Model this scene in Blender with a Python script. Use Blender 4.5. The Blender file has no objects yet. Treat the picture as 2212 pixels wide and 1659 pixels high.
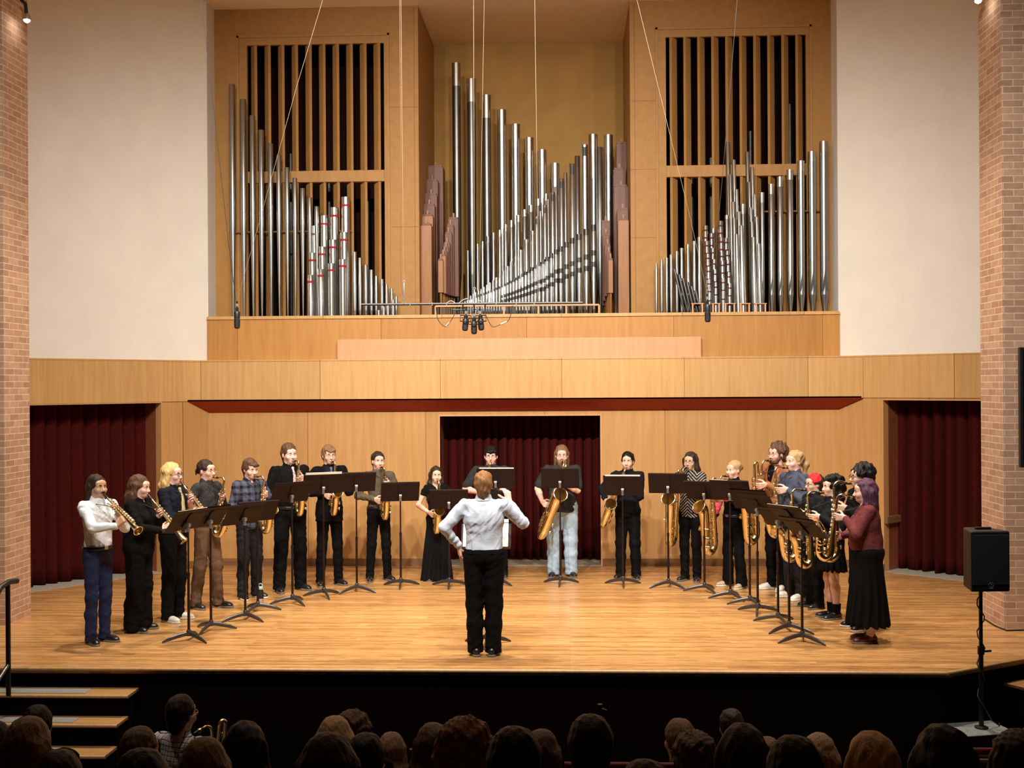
import bpy, math, random
import numpy as np
from mathutils import Vector, Matrix

scene = bpy.context.scene
COL = scene.collection
R = math.radians
# ---------------------------------------------------------------- camera
W_IMG, H_IMG, F_PX = 2212.0, 1659.0, 2600.0
CAM_H, YAW, ROLL = 2.62, math.atan(0.047), 0.0062
cam_d = bpy.data.cameras.new('camera'); cam = bpy.data.objects.new('camera', cam_d); COL.objects.link(cam)
cam_d.sensor_width = 36.0; cam_d.lens = 36.0 * F_PX / W_IMG; cam_d.clip_end = 100
_fw = Vector((-math.sin(YAW), math.cos(YAW), 0)); _rt = Vector((math.cos(YAW), math.sin(YAW), 0)); _up = Vector((0, 0, 1))
_r2 = _rt * math.cos(ROLL) - _up * math.sin(ROLL); _u2 = _up * math.cos(ROLL) + _rt * math.sin(ROLL)
cam.matrix_world = Matrix(((_r2.x, _u2.x, -_fw.x, 0), (_r2.y, _u2.y, -_fw.y, 0), (_r2.z, _u2.z, -_fw.z, CAM_H), (0, 0, 0, 1)))
scene.camera = cam
CAM = Vector((0, 0, CAM_H))
def ray(px, py): return _fw * F_PX + _r2 * (px - W_IMG / 2) + _u2 * (H_IMG / 2 - py)
def at_z(px, py, z=0.0):
    r = ray(px, py); return CAM + r * ((z - CAM_H) / r.z)
def at_y(px, py, y):
    r = ray(px, py); return CAM + r * (y / r.y)
# ---------------------------------------------------------------- world, lights, exposure
scene.view_settings.view_transform = 'Standard'; scene.view_settings.look = 'None'
scene.view_settings.gamma = 1.0; scene.view_settings.use_curve_mapping = False
scene.view_settings.exposure = 0.13
wd = bpy.data.worlds.new('hall_dark'); scene.world = wd; wd.use_nodes = True
wd.node_tree.nodes['Background'].inputs[0].default_value = (1.0, 0.8, 0.6, 1); wd.node_tree.nodes['Background'].inputs[1].default_value = 0.004
def spot(name, loc, tgt, power, angle, blend, size, col):
    d = bpy.data.lights.new(name, 'SPOT'); d.energy = power; d.spot_size = R(angle); d.spot_blend = blend
    d.shadow_soft_size = size; d.color = col
    o = bpy.data.objects.new(name, d); COL.objects.link(o); o.location = loc
    o.rotation_euler = (Vector(tgt) - Vector(loc)).to_track_quat('-Z', 'Y').to_euler(); return o
WARM = (1.0, 0.88, 0.72); NEUT = (1.0, 0.945, 0.86)
for i, x in enumerate((-3.1, -1.6, 0.1, 1.6)):          # front of house row, high over the first seats
    spot('front_spot', (x, 7.4, 7.7), (-0.75 + (x + 0.75) * 1.15, 16.5, 1.8), 1700, 84, 1.0, 0.12, NEUT)
for i, x in enumerate((-4.2, -1.8, 0.4, 2.8)):          # downlights over the stage
    spot('stage_downlight', (x, 12.9, 8.0), (x, 12.9, 0), 1550, 70, 1.0, 0.12, WARM)
for i, x in enumerate((-4.3, 2.8)):                    # wash on the organ
    spot('organ_wash', (x, 9.5, 7.9), (x * 0.3 - 0.4, 17.8, 4.4), 330, 70, 0.9, 0.1, WARM)
for x in (-5.2, -1.4, 2.4):                                # dim house lights over the front seats
    spot('house_light', (x, 8.9, 8.0), (x, 8.2, 0), 320, 70, 1.0, 0.1, WARM)
# ---------------------------------------------------------------- materials
MATS = {}
def mat(name, col, rough=0.5, metal=0.0, spec=0.5, var=0.0, scale=8.0, stretch=(1, 1, 1), bump=0.0, bscale=None, emit=None, col2=None, coat=0.0, sheen=0.0):
    if name in MATS: return MATS[name]
    m = bpy.data.materials.new(name); m.use_nodes = True; nt = m.node_tree; N = nt.nodes; L = nt.links
    b = N['Principled BSDF']; b.inputs['Roughness'].default_value = rough; b.inputs['Metallic'].default_value = metal
    b.inputs['Specular IOR Level'].default_value = spec; b.inputs['Base Color'].default_value = (*col, 1)
    if coat: b.inputs['Coat Weight'].default_value = coat
    if sheen: b.inputs['Sheen Weight'].default_value = sheen
    if emit: b.inputs['Emission Color'].default_value = (*emit[:3], 1); b.inputs['Emission Strength'].default_value = emit[3]
    if var or bump or col2:
        tc = N.new('ShaderNodeTexCoord'); mp = N.new('ShaderNodeMapping'); mp.inputs['Scale'].default_value = stretch
        L.new(tc.outputs['Object'], mp.inputs['Vector'])
        n = N.new('ShaderNodeTexNoise'); n.inputs['Scale'].default_value = scale; n.inputs['Detail'].default_value = 5
        L.new(mp.outputs[0], n.inputs['Vector'])
        if var or col2:
            cr = N.new('ShaderNodeValToRGB'); cr.color_ramp.elements[0].position = 0.3; cr.color_ramp.elements[1].position = 0.7
            c2 = col2 if col2 else tuple(min(1, c * (1 + var)) for c in col); c1 = col if col2 else tuple(c * (1 - var) for c in col)
            cr.color_ramp.elements[0].color = (*c1, 1); cr.color_ramp.elements[1].color = (*c2, 1)
            L.new(n.outputs['Fac'], cr.inputs[0]); L.new(cr.outputs[0], b.inputs['Base Color'])
        if bump:
            bp = N.new('ShaderNodeBump'); bp.inputs['Strength'].default_value = bump; bp.inputs['Distance'].default_value = 0.01
            n2 = n
            if bscale:
                n2 = N.new('ShaderNodeTexNoise'); n2.inputs['Scale'].default_value = bscale; L.new(mp.outputs[0], n2.inputs['Vector'])
            L.new(n2.outputs['Fac'], bp.inputs['Height']); L.new(bp.outputs[0], b.inputs['Normal'])
    MATS[name] = m; return m
def wood_mat(name, c1, c2, rough=0.45, stretch=(6, 6, 0.35), panel=None, spec=0.4):
    """veneer with upright grain; panel = (width, offset) adds thin vertical joints along X"""
    m = bpy.data.materials.new(name); m.use_nodes = True; nt = m.node_tree; N = nt.nodes; L = nt.links
    b = N['Principled BSDF']; b.inputs['Roughness'].default_value = rough; b.inputs['Specular IOR Level'].default_value = spec
    tc = N.new('ShaderNodeTexCoord'); mp = N.new('ShaderNodeMapping'); mp.inputs['Scale'].default_value = stretch
    L.new(tc.outputs['Object'], mp.inputs['Vector'])
    n = N.new('ShaderNodeTexNoise'); n.inputs['Scale'].default_value = 3.0; n.inputs['Detail'].default_value = 8; n.inputs['Roughness'].default_value = 0.65
    L.new(mp.outputs[0], n.inputs['Vector'])
    cr = N.new('ShaderNodeValToRGB'); cr.color_ramp.elements[0].position = 0.32; cr.color_ramp.elements[1].position = 0.68
    cr.color_ramp.elements[0].color = (*c1, 1); cr.color_ramp.elements[1].color = (*c2, 1)
    L.new(n.outputs['Fac'], cr.inputs[0]); last = cr.outputs[0]
    if panel:
        sx = N.new('ShaderNodeSeparateXYZ'); L.new(tc.outputs['Object'], sx.inputs[0])
        a = N.new('ShaderNodeMath'); a.operation = 'ADD'; a.inputs[1].default_value = panel[1] + 100 * panel[0]; L.new(sx.outputs[0], a.inputs[0])
        md = N.new('ShaderNodeMath'); md.operation = 'MODULO'; md.inputs[1].default_value = panel[0]; L.new(a.outputs[0], md.inputs[0])
        lt = N.new('ShaderNodeMath'); lt.operation = 'LESS_THAN'; lt.inputs[1].default_value = 0.008; L.new(md.outputs[0], lt.inputs[0])
        dv = N.new('ShaderNodeMath'); dv.operation = 'DIVIDE'; dv.inputs[1].default_value = panel[0]; L.new(a.outputs[0], dv.inputs[0])
        fl = N.new('ShaderNodeMath'); fl.operation = 'FLOOR'; L.new(dv.outputs[0], fl.inputs[0])
        wn = N.new('ShaderNodeTexWhiteNoise'); wn.noise_dimensions = '1D'; L.new(fl.outputs[0], wn.inputs['W'])
        mr = N.new('ShaderNodeMapRange'); mr.inputs[3].default_value = 0.88; mr.inputs[4].default_value = 1.08; L.new(wn.outputs['Value'], mr.inputs[0])
        hs = N.new('ShaderNodeHueSaturation'); L.new(mr.outputs[0], hs.inputs['Value']); L.new(last, hs.inputs['Color'])
        mx = N.new('ShaderNodeMixRGB'); mx.inputs['Color2'].default_value = (c1[0] * 0.45, c1[1] * 0.4, c1[2] * 0.35, 1)
        L.new(lt.outputs[0], mx.inputs[0]); L.new(hs.outputs[0], mx.inputs['Color1']); last = mx.outputs[0]
    L.new(last, b.inputs['Base Color']); MATS[name] = m; return m
def brick_mat(name, swap):
    m = bpy.data.materials.new(name); m.use_nodes = True; nt = m.node_tree; N = nt.nodes; L = nt.links
    b = N['Principled BSDF']; b.inputs['Roughness'].default_value = 0.85; b.inputs['Specular IOR Level'].default_value = 0.2
    tc = N.new('ShaderNodeTexCoord'); sx = N.new('ShaderNodeSeparateXYZ'); cb = N.new('ShaderNodeCombineXYZ')
    ad = N.new('ShaderNodeMath'); L.new(sx.outputs[0], ad.inputs[0]); L.new(sx.outputs[1], ad.inputs[1])
    L.new(tc.outputs['Object'], sx.inputs[0]); L.new(ad.outputs[0], cb.inputs[0]); L.new(sx.outputs[2], cb.inputs[1])
    br = N.new('ShaderNodeTexBrick'); br.inputs['Scale'].default_value = 1; br.inputs['Brick Width'].default_value = 0.215; br.inputs['Row Height'].default_value = 0.0725
    br.inputs['Mortar Size'].default_value = 0.0055; br.inputs['Mortar Smooth'].default_value = 0.2; br.inputs['Bias'].default_value = -0.1
    br.inputs['Color1'].default_value = (0.62, 0.385, 0.25, 1); br.inputs['Color2'].default_value = (0.45, 0.26, 0.165, 1); br.inputs['Mortar'].default_value = (0.78, 0.60, 0.45, 1)
    L.new(cb.outputs[0], br.inputs['Vector'])
    ns = N.new('ShaderNodeTexNoise'); ns.inputs['Scale'].default_value = 14; ns.inputs['Detail'].default_value = 6; L.new(tc.outputs['Object'], ns.inputs['Vector'])
    mr = N.new('ShaderNodeMapRange'); mr.inputs[3].default_value = 0.8; mr.inputs[4].default_value = 1.2; L.new(ns.outputs['Fac'], mr.inputs[0])
    hs = N.new('ShaderNodeHueSaturation'); L.new(mr.outputs[0], hs.inputs['Value']); L.new(br.outputs['Color'], hs.inputs['Color']); L.new(hs.outputs[0], b.inputs['Base Color'])
    bp = N.new('ShaderNodeBump'); bp.inputs['Strength'].default_value = 0.5; bp.inputs['Distance'].default_value = 0.01; bp.invert = True
    L.new(br.outputs['Fac'], bp.inputs['Height']); L.new(bp.outputs[0], b.inputs['Normal']); MATS[name] = m; return m
def floor_mat():
    m = bpy.data.materials.new('stage_boards'); m.use_nodes = True; nt = m.node_tree; N = nt.nodes; L = nt.links
    b = N['Principled BSDF']; b.inputs['Specular IOR Level'].default_value = 0.5
    tc = N.new('ShaderNodeTexCoord')
    br = N.new('ShaderNodeTexBrick'); br.inputs['Scale'].default_value = 1; br.inputs['Brick Width'].default_value = 2.3; br.inputs['Row Height'].default_value = 0.057
    br.inputs['Mortar Size'].default_value = 0.0007; br.inputs['Bias'].default_value = 0.0; br.offset = 0.37; br.offset_frequency = 3; br.squash = 0.7; br.squash_frequency = 2
    br.inputs['Color1'].default_value = (0.63, 0.345, 0.128, 1); br.inputs['Color2'].default_value = (0.41, 0.20, 0.066, 1); br.inputs['Mortar'].default_value = (0.2, 0.09, 0.03, 1)
    L.new(tc.outputs['Object'], br.inputs['Vector'])
    mp = N.new('ShaderNodeMapping'); mp.inputs['Scale'].default_value = (1.5, 55, 1); L.new(tc.outputs['Object'], mp.inputs['Vector'])
    ns = N.new('ShaderNodeTexNoise'); ns.inputs['Scale'].default_value = 2.2; ns.inputs['Detail'].default_value = 8; ns.inputs['Roughness'].default_value = 0.7; L.new(mp.outputs[0], ns.inputs['Vector'])
    cr = N.new('ShaderNodeValToRGB'); cr.color_ramp.elements[0].position = 0.36; cr.color_ramp.elements[1].position = 0.56
    cr.color_ramp.elements[0].color = (0.22, 0.14, 0.09, 1); cr.color_ramp.elements[1].color = (1.15, 1.15, 1.15, 1); L.new(ns.outputs['Fac'], cr.inputs[0])
    mx = N.new('ShaderNodeMixRGB'); mx.blend_type = 'MULTIPLY'; mx.inputs[0].default_value = 1; L.new(br.outputs['Color'], mx.inputs['Color1']); L.new(cr.outputs[0], mx.inputs['Color2'])
    L.new(mx.outputs[0], b.inputs['Base Color'])
    n2 = N.new('ShaderNodeTexNoise'); n2.inputs['Scale'].default_value = 1.2; n2.inputs['Detail'].default_value = 4; L.new(mp.outputs[0], n2.inputs['Vector'])
    mr = N.new('ShaderNodeMapRange'); mr.inputs[3].default_value = 0.2; mr.inputs[4].default_value = 0.42; L.new(n2.outputs['Fac'], mr.inputs[0]); L.new(mr.outputs[0], b.inputs['Roughness'])
    MATS['stage_boards'] = m; return m
M_FAS = wood_mat('fascia_veneer', (0.59, 0.325, 0.118), (0.71, 0.43, 0.17), panel=(1.72, 0.1))
M_WALLW = wood_mat('wall_veneer', (0.53, 0.27, 0.088), (0.63, 0.345, 0.128), panel=(1.72, 0.35))
M_LEDGE = wood_mat('ledge_veneer', (0.48, 0.215, 0.055), (0.58, 0.285, 0.08), panel=(2.1, 0.6))
M_CASE = wood_mat('case_veneer', (0.35, 0.17, 0.040), (0.42, 0.21, 0.054), stretch=(3, 3, 3), rough=0.6)
M_PINK = wood_mat('pale_panel', (0.64, 0.31, 0.15), (0.71, 0.37, 0.19))
M_JAMB = mat('jamb_red_brown', (0.22, 0.06, 0.025), 0.6, var=0.15)
M_SOFFIT = mat('soffit_red', (0.42, 0.042, 0.016), 0.7, var=0.1)
M_BASE = wood_mat('baseboard_wood', (0.16, 0.075, 0.03), (0.26, 0.13, 0.05), stretch=(0.6, 6, 8))
M_RECESS = mat('recess_plaster', (0.40, 0.215, 0.052), 0.8, var=0.08, scale=3)
M_WHITE = mat('white_plaster', (0.90, 0.845, 0.745), 0.9, var=0.03, scale=2.5, bump=0.15, bscale=60)
M_CEIL = mat('ceiling_plaster', (0.92, 0.76, 0.55), 0.95, var=0.05, scale=30)
M_BRICK = brick_mat('brick', 0)
M_FLOOR = floor_mat()
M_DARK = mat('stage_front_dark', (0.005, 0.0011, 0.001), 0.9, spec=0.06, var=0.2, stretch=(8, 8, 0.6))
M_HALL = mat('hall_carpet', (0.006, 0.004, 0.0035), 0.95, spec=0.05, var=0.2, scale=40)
M_NOSE = mat('worn_nosing', (0.5, 0.29, 0.13), 0.4, var=0.15, scale=20)
M_TREAD = wood_mat('tread_wood', (0.30, 0.15, 0.05), (0.46, 0.25, 0.09), stretch=(0.8, 8, 8))
M_GRIP = mat('tread_grip_grey', (0.22, 0.22, 0.21), 0.9, var=0.2, scale=60)
M_THRESH = mat('threshold_grey', (0.34, 0.30, 0.25), 0.7, var=0.15, scale=30)
M_CURT = mat('maroon_velvet', (0.055, 0.005, 0.004), 0.95, var=0.15, scale=30, spec=0.1)
M_BLACK = mat('black_paint', (0.012, 0.011, 0.011), 0.45)
M_STEEL = mat('steel', (0.6, 0.6, 0.6), 0.3, 1.0)
M_SILVER = mat('pipe_metal', (0.40, 0.40, 0.385), 0.33, 1.0, var=0.07, scale=6, stretch=(3, 3, 0.5))
M_SILVER2 = mat('pipe_metal_bright', (0.58, 0.58, 0.56), 0.3, 1.0, var=0.08, scale=9)
M_GREY = mat('pipe_metal_grey', (0.17, 0.165, 0.155), 0.38, 1.0, var=0.1, scale=6)
M_SLEEVE = mat('pipe_sleeve', (0.50, 0.46, 0.40), 0.36, 1.0, var=0.06, scale=7)
M_PIPEDK = mat('pipe_dark_lead', (0.08, 0.078, 0.075), 0.4, 0.8, var=0.2, scale=9)
M_RED = mat('red_felt', (0.34, 0.012, 0.012), 0.8, var=0.1)
M_DKRED = mat('dark_red_felt', (0.10, 0.014, 0.012), 0.8, var=0.1)
M_WPIPE = wood_mat('wood_pipe', (0.27, 0.105, 0.028), (0.36, 0.16, 0.048), stretch=(8, 8, 0.5))
M_WPIPER = wood_mat('wood_pipe_red', (0.11, 0.024, 0.008), (0.17, 0.048, 0.016), stretch=(8, 8, 0.5))
M_SLAT = wood_mat('slat_veneer', (0.36, 0.175, 0.048), (0.44, 0.23, 0.068), stretch=(3, 3, 1), rough=0.6)
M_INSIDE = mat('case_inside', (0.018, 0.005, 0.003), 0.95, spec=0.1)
# ---------------------------------------------------------------- mesh helpers
class MB:
    def __init__(s): s.v = []; s.f = []; s.m = []
    def _add(s, vs, fs, mi=0):
        o = len(s.v); s.v += [tuple(v) for v in vs]; s.f += [tuple(i + o for i in f) for f in fs]; s.m += [mi] * len(fs); return s
    def box(s, x0, x1, y0, y1, z0, z1, mi=0, M=None):
        vs = [Vector((x, y, z)) for z in (z0, z1) for y in (y0, y1) for x in (x0, x1)]
        if M is not None: vs = [M @ v for v in vs]
        return s._add(vs, [(0, 2, 3, 1), (4, 5, 7, 6), (0, 1, 5, 4), (2, 6, 7, 3), (0, 4, 6, 2), (1, 3, 7, 5)], mi)
    def prism(s, poly, z0, z1, mi=0):
        """poly: counter-clockwise (x, y) list"""
        n = len(poly); vs = [(x, y, z0) for x, y in poly] + [(x, y, z1) for x, y in poly]
        return s._add(vs, [tuple(range(n - 1, -1, -1)), tuple(range(n, 2 * n))] + [(i, (i + 1) % n, n + (i + 1) % n, n + i) for i in range(n)], mi)
    def lathe(s, prof, seg=20, mi=0, c=(0, 0, 0), M=None, cap=True):
        vs = []; fs = []; n = len(prof)
        for r, z in prof:
            for k in range(seg):
                a = 2 * math.pi * k / seg; v = Vector((c[0] + r * math.cos(a), c[1] + r * math.sin(a), c[2] + z)); vs.append(M @ v if M is not None else v)
        for i in range(n - 1):
            for k in range(seg): fs.append((i * seg + k, i * seg + (k + 1) % seg, (i + 1) * seg + (k + 1) % seg, (i + 1) * seg + k))
        if cap: fs.append(tuple(range(seg - 1, -1, -1))); fs.append(tuple((n - 1) * seg + k for k in range(seg)))
        return s._add(vs, fs, mi)
    def tube(s, pts, rad, seg=10, mi=0, cap=True, sq=None):
        pts = [Vector(p) for p in pts]; n = len(pts)
        if not hasattr(rad, '__len__'): rad = [rad] * n
        vs = []; fs = []; prev = None
        for i in range(n):
            t = (pts[min(i + 1, n - 1)] - pts[max(i - 1, 0)])
            if t.length < 1e-9: t = Vector((0, 0, 1))
            t.normalize()
            if prev is None:
                a = Vector((1, 0, 0)) if abs(t.x) < 0.9 else Vector((0, 1, 0)); u = (a - t * a.dot(t)).normalized()
            else: u = (prev - t * prev.dot(t)).normalized()
            prev = u; w = t.cross(u)
            for k in range(seg):
                a = 2 * math.pi * k / seg; q = sq or (1, 1)
                vs.append(pts[i] + (u * math.cos(a) * q[0] + w * math.sin(a) * q[1]) * rad[i])
        for i in range(n - 1):
            for k in range(seg): fs.append((i * seg + k, i * seg + (k + 1) % seg, (i + 1) * seg + (k + 1) % seg, (i + 1) * seg + k))
        if cap: fs.append(tuple(range(seg - 1, -1, -1))); fs.append(tuple((n - 1) * seg + k for k in range(seg)))
        return s._add(vs, fs, mi)
    def mesh(s, name, mats, smooth=False, bevel=0):
        me = bpy.data.meshes.new(name); me.from_pydata(s.v, [], s.f)
        for m in (mats if isinstance(mats, (list, tuple)) else [mats]): me.materials.append(m)
        me.polygons.foreach_set('material_index', s.m)
        if smooth:
            me.polygons.foreach_set('use_smooth', [len(f) <= 4 for f in s.f])
            if hasattr(me, 'set_sharp_from_angle'): me.set_sharp_from_angle(angle=R(40))
        me.update(); return me
    def build(s, name, mats, parent=None, smooth=False, bevel=0, loc=None):
        o = bpy.data.objects.new(name, s.mesh(name, mats, smooth)); COL.objects.link(o)
        if parent is not None: o.parent = parent
        if loc is not None: o.location = loc
        if bevel:
            b = o.modifiers.new('bevel', 'BEVEL'); b.width = bevel; b.segments = 2; b.limit_method = 'ANGLE'
        return o
def tag(o, label, cat, group=None, kind=None):
    o['label'] = label; o['category'] = cat
    if group: o['group'] = group
    if kind: o['kind'] = kind
    return o
def empty(name, loc=(0, 0, 0), rz=0.0):
    o = bpy.data.objects.new(name, None); COL.objects.link(o); o.location = loc; o.rotation_euler = (0, 0, rz); o.empty_display_size = 0.1; return o
def struct(o): o['kind'] = 'structure'; return o
def link_copy(o, parent=None):
    c = o.copy(); COL.objects.link(c)
    if parent is not None:
        c.parent = parent; c.matrix_parent_inverse = o.matrix_parent_inverse.copy()
    return c
def copy_tree(o, parent=None):
    c = link_copy(o, parent)
    for ch in list(o.children): copy_tree(ch, c)
    return c
ORD = 'first second third fourth fifth sixth seventh eighth ninth tenth eleventh twelfth thirteenth fourteenth fifteenth sixteenth seventeenth eighteenth nineteenth twentieth'.split()
def ordinal(i):
    if i < 20: return ORD[i]
    tens = {2: 'twenty', 3: 'thirty', 4: 'forty', 5: 'fifty'}[(i + 1) // 10]; u = (i + 1) % 10
    return tens + '-' + ORD[u - 1] if u else {20: 'twentieth', 30: 'thirtieth', 40: 'fortieth', 50: 'fiftieth'}[i + 1]
# ---------------------------------------------------------------- the room
Y_FRONT, Y_BACK, Y_LEDGE, Y_CASE, Y_REC = 11.05, 17.32, 17.26, 17.70, 19.8
Z_CEIL, HALL_Z = 8.22, -0.95
XL, XR = -5.24, 3.84                     # ends of the back wall
PL, PR = -6.19, 4.58                     # inner faces of the brick piers
LS = Vector((XL, Y_BACK)); LSd = Vector((-6.87 - XL, 15.05 - Y_BACK)).normalized()     # left splayed wall
RS = Vector((XR, Y_BACK)); RSd = Vector((5.31 - XR, 15.85 - Y_BACK)).normalized()
def wall_seg(mb, a, d, n, t0, t1, z0, z1, th=0.12, mi=0, off=0.0):
    """upright slab along a + d*t; n = outward (away from the stage) normal; off pushes its face toward the stage"""
    p = [a + d * t0 - n * off, a + d * t1 - n * off, a + d * t1 + n * th, a + d * t0 + n * th]
    area = sum(p[i].x * p[(i + 1) % 4].y - p[(i + 1) % 4].x * p[i].y for i in range(4))
    if area < 0: p.reverse()
    return mb.prism([(q.x, q.y) for q in p], z0, z1, mi)
LSn = Vector((-LSd.y, LSd.x)); LSn = LSn if LSn.x < 0 else -LSn
RSn = Vector((-RSd.y, RSd.x)); RSn = RSn if RSn.x > 0 else -RSn
LLEN, RLEN = 3.6, 3.0
# stage deck (polygon with the clipped right corner)
deck = [(-7.9, Y_FRONT), (3.40, Y_FRONT), (4.30, 11.62), (6.4, 12.95), (6.4, 17.0), (XR + 0.6, 18.0), (XL - 0.6, 18.0), (-7.9, 16.5)]
struct(MB().prism(deck, -0.06, 0.0).build('floor_stage', M_FLOOR))
nos = MB()
edge = deck[:4]
for i in range(3):
    (xa, ya), (xb, yb) = edge[i], edge[i + 1]; nos.tube([(xa, ya - 0.006, -0.02), (xb, yb - 0.006, -0.02)], 0.0195, 10)
struct(nos.build('trim_1', M_NOSE, smooth=True))
fr = MB()
inset = [(-7.9, Y_FRONT + 0.05), (3.38, Y_FRONT + 0.05), (4.26, 11.68), (6.4, 13.02)]
fr.prism(inset + [(6.4, 13.2), (4.2, 11.85), (3.35, Y_FRONT + 0.2), (-7.9, Y_FRONT + 0.2)], HALL_Z, -0.06)
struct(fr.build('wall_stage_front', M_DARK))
# back wall with the middle doorway
DX0, DX1, DZ = -1.86, 0.45, 2.16
bw = MB(); bw.box(XL, DX0, Y_BACK, Y_BACK + 0.12, 0, 2.45); bw.box(DX1, XR, Y_BACK, Y_BACK + 0.12, 0, 2.45); bw.box(DX0, DX1, Y_BACK, Y_BACK + 0.12, DZ, 2.45)
struct(bw.build('wall_back', M_WALLW))
jm = MB(); jm.box(DX0 - 0.02, DX0, Y_BACK + 0.12, Y_BACK + 0.55, 0, DZ); jm.box(DX1, DX1 + 0.02, Y_BACK + 0.12, Y_BACK + 0.55, 0, DZ); jm.box(DX0, DX1, Y_BACK + 0.12, Y_BACK + 0.55, DZ, DZ + 0.02)
struct(jm.build('trim_2', M_JAMB))
tr = MB()
for a, b_ in ((DX0 - 0.02, DX0), (DX1, DX1 + 0.02)): tr.box(a, b_, Y_BACK - 0.012, Y_BACK + 0.12, 0.0, DZ + 0.02)
tr.box(DX0, DX1, Y_BACK - 0.012, Y_BACK + 0.12, DZ, DZ + 0.02)
struct(tr.build('trim_3', M_PINK))
bb = MB(); bb.box(XL, DX0 - 0.021, Y_BACK - 0.02, Y_BACK, 0, 0.105); bb.box(DX1 + 0.021, XR, Y_BACK - 0.02, Y_BACK, 0, 0.105)
struct(bb.build('baseboard_back', M_BASE))
struct(MB().box(DX0, DX1, Y_BACK - 0.0, Y_BACK + 0.5, 0.0, 0.006).build('trim_4', M_THRESH))
# splayed side walls, each with a doorway in its outer part
DHL, DHR = 2.385, 2.365
def splay(side, S, d, n, L_, t_door, dh):
    w = MB(); wall_seg(w, S, d, n, -0.02, t_door, 0, 2.40); wall_seg(w, S, d, n, t_door, L_, dh, 2.40)
    struct(w.build('wall_%s_lower' % side, M_WALLW))
    f = MB(); wall_seg(f, S, d, n, 0.0, L_, 2.40, 2.97, off=0.015); struct(f.build('wall_%s_fascia' % side, M_FAS))
    c = MB(); wall_seg(c, S, d, n, 0.0, L_, 2.97, 2.99, off=0.02); struct(c.build('trim_%d' % (5 if side == 'left' else 6), M_FAS))
    u = MB(); wall_seg(u, S, d, n, 0.0, L_, 2.99, Z_CEIL); struct(u.build('wall_%s' % side, M_WHITE))
    j = MB(); wall_seg(j, S + n * 0.12, d, n, t_door - 0.02, t_door, 0, dh, th=0.62)
    if side == 'left': pass
    struct(j.build('door_%d' % (1 if side == 'left' else 2), M_JAMB))
    b = MB(); wall_seg(b, S, d, n, 0.0, t_door, 0, 0.105, th=0.0, off=0.02); struct(b.build('baseboard_%s' % side, M_BASE))
    t = MB(); wall_seg(t, S, d, n, t_door, L_, 0, 0.008, th=0.8); struct(t.build('trim_%d' % (7 if side == 'left' else 8), M_THRESH))
    h = MB(); wall_seg(h, S + n * 0.12, d, n, t_door, L_, dh, dh + 0.05, th=0.9); struct(h.build('trim_%d' % (9 if side == 'left' else 10), M_INSIDE))
    e = MB(); wall_seg(e, S, d, n, t_door - 0.012, t_door + 0.0, 0.0, dh + 0.012, th=0.0, off=0.012); wall_seg(e, S, d, n, t_door, L_, dh, dh + 0.012, th=0.0, off=0.012)
    struct(e.build('trim_%d' % (11 if side == 'left' else 12), M_PINK))
TDL = (Vector((-5.72, 16.65)) - LS).length; TDR = (Vector((4.335, 16.82)) - RS).length
splay('left', LS, LSd, LSn, LLEN, TDL, DHL); splay('right', RS, RSd, RSn, RLEN, TDR, DHR)
# balcony band in front of the back wall, its soffit falling to the wall
YB = 17.0
bal = MB(); bal.box(-5.48, 4.10, YB, Y_BACK + 0.5, 2.40, 2.965); struct(bal.build('wall_balcony_fascia', M_FAS))
struct(MB().box(-5.47, 4.09, YB - 0.008, Y_LEDGE, 2.965, 2.985).build('trim_13', M_FAS))
sf = MB(); sf._add([(-5.46, YB, 2.40), (4.08, YB, 2.40), (XR, Y_BACK, 2.235), (XL, Y_BACK, 2.235), (-5.46, YB, 2.42), (4.08, YB, 2.42), (XR, Y_BACK, 2.42), (XL, Y_BACK, 2.42)],
    [(0, 3, 2, 1), (4, 5, 6, 7), (0, 1, 5, 4), (1, 2, 6, 5), (2, 3, 7, 6), (3, 0, 4, 7)]); struct(sf.build('ceiling_soffit', M_SOFFIT))
# ledge wall below the organ, its cap and the pale panel leaning on it
struct(MB().box(XL, XR, Y_LEDGE, Y_LEDGE + 0.1, 2.965, 3.58).build('wall_ledge', M_LEDGE))
struct(MB().box(XL, XR, Y_LEDGE - 0.02, Y_LEDGE + 0.12, 3.58, 3.625).build('trim_14', M_FAS))
pp = MB().box(-3.32, 1.88, Y_LEDGE - 0.09, Y_LEDGE - 0.03, 2.986, 3.275).build('wooden_barrier', M_PINK, bevel=0.004)
tag(pp, 'long low pinkish plywood panel standing on the balcony in front of the ledge', 'panel')
# organ chamber
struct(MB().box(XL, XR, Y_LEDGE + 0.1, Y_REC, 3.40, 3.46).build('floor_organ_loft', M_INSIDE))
rw = MB(); rw.box(XL - 0.12, XL, Y_BACK, Y_CASE + 2, 2.99, Z_CEIL); rw.box(XR, XR + 0.12, Y_BACK, Y_CASE + 2, 2.99, Z_CEIL); struct(rw.build('wall_returns', mat('grey_plaster', (0.78, 0.76, 0.72), 0.9)))
CLX0, CLX1, CRX0, CRX1 = XL, -2.19, 0.925, XR
struct(MB().box(CLX1 - 0.1, CRX0 + 0.1, Y_REC, Y_REC + 0.1, 3.4, Z_CEIL).build('wall_organ_recess', M_RECESS))
struct(MB().box(-9, 8, -4, 20, Z_CEIL, Z_CEIL + 0.1).build('ceiling', M_CEIL))
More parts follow.
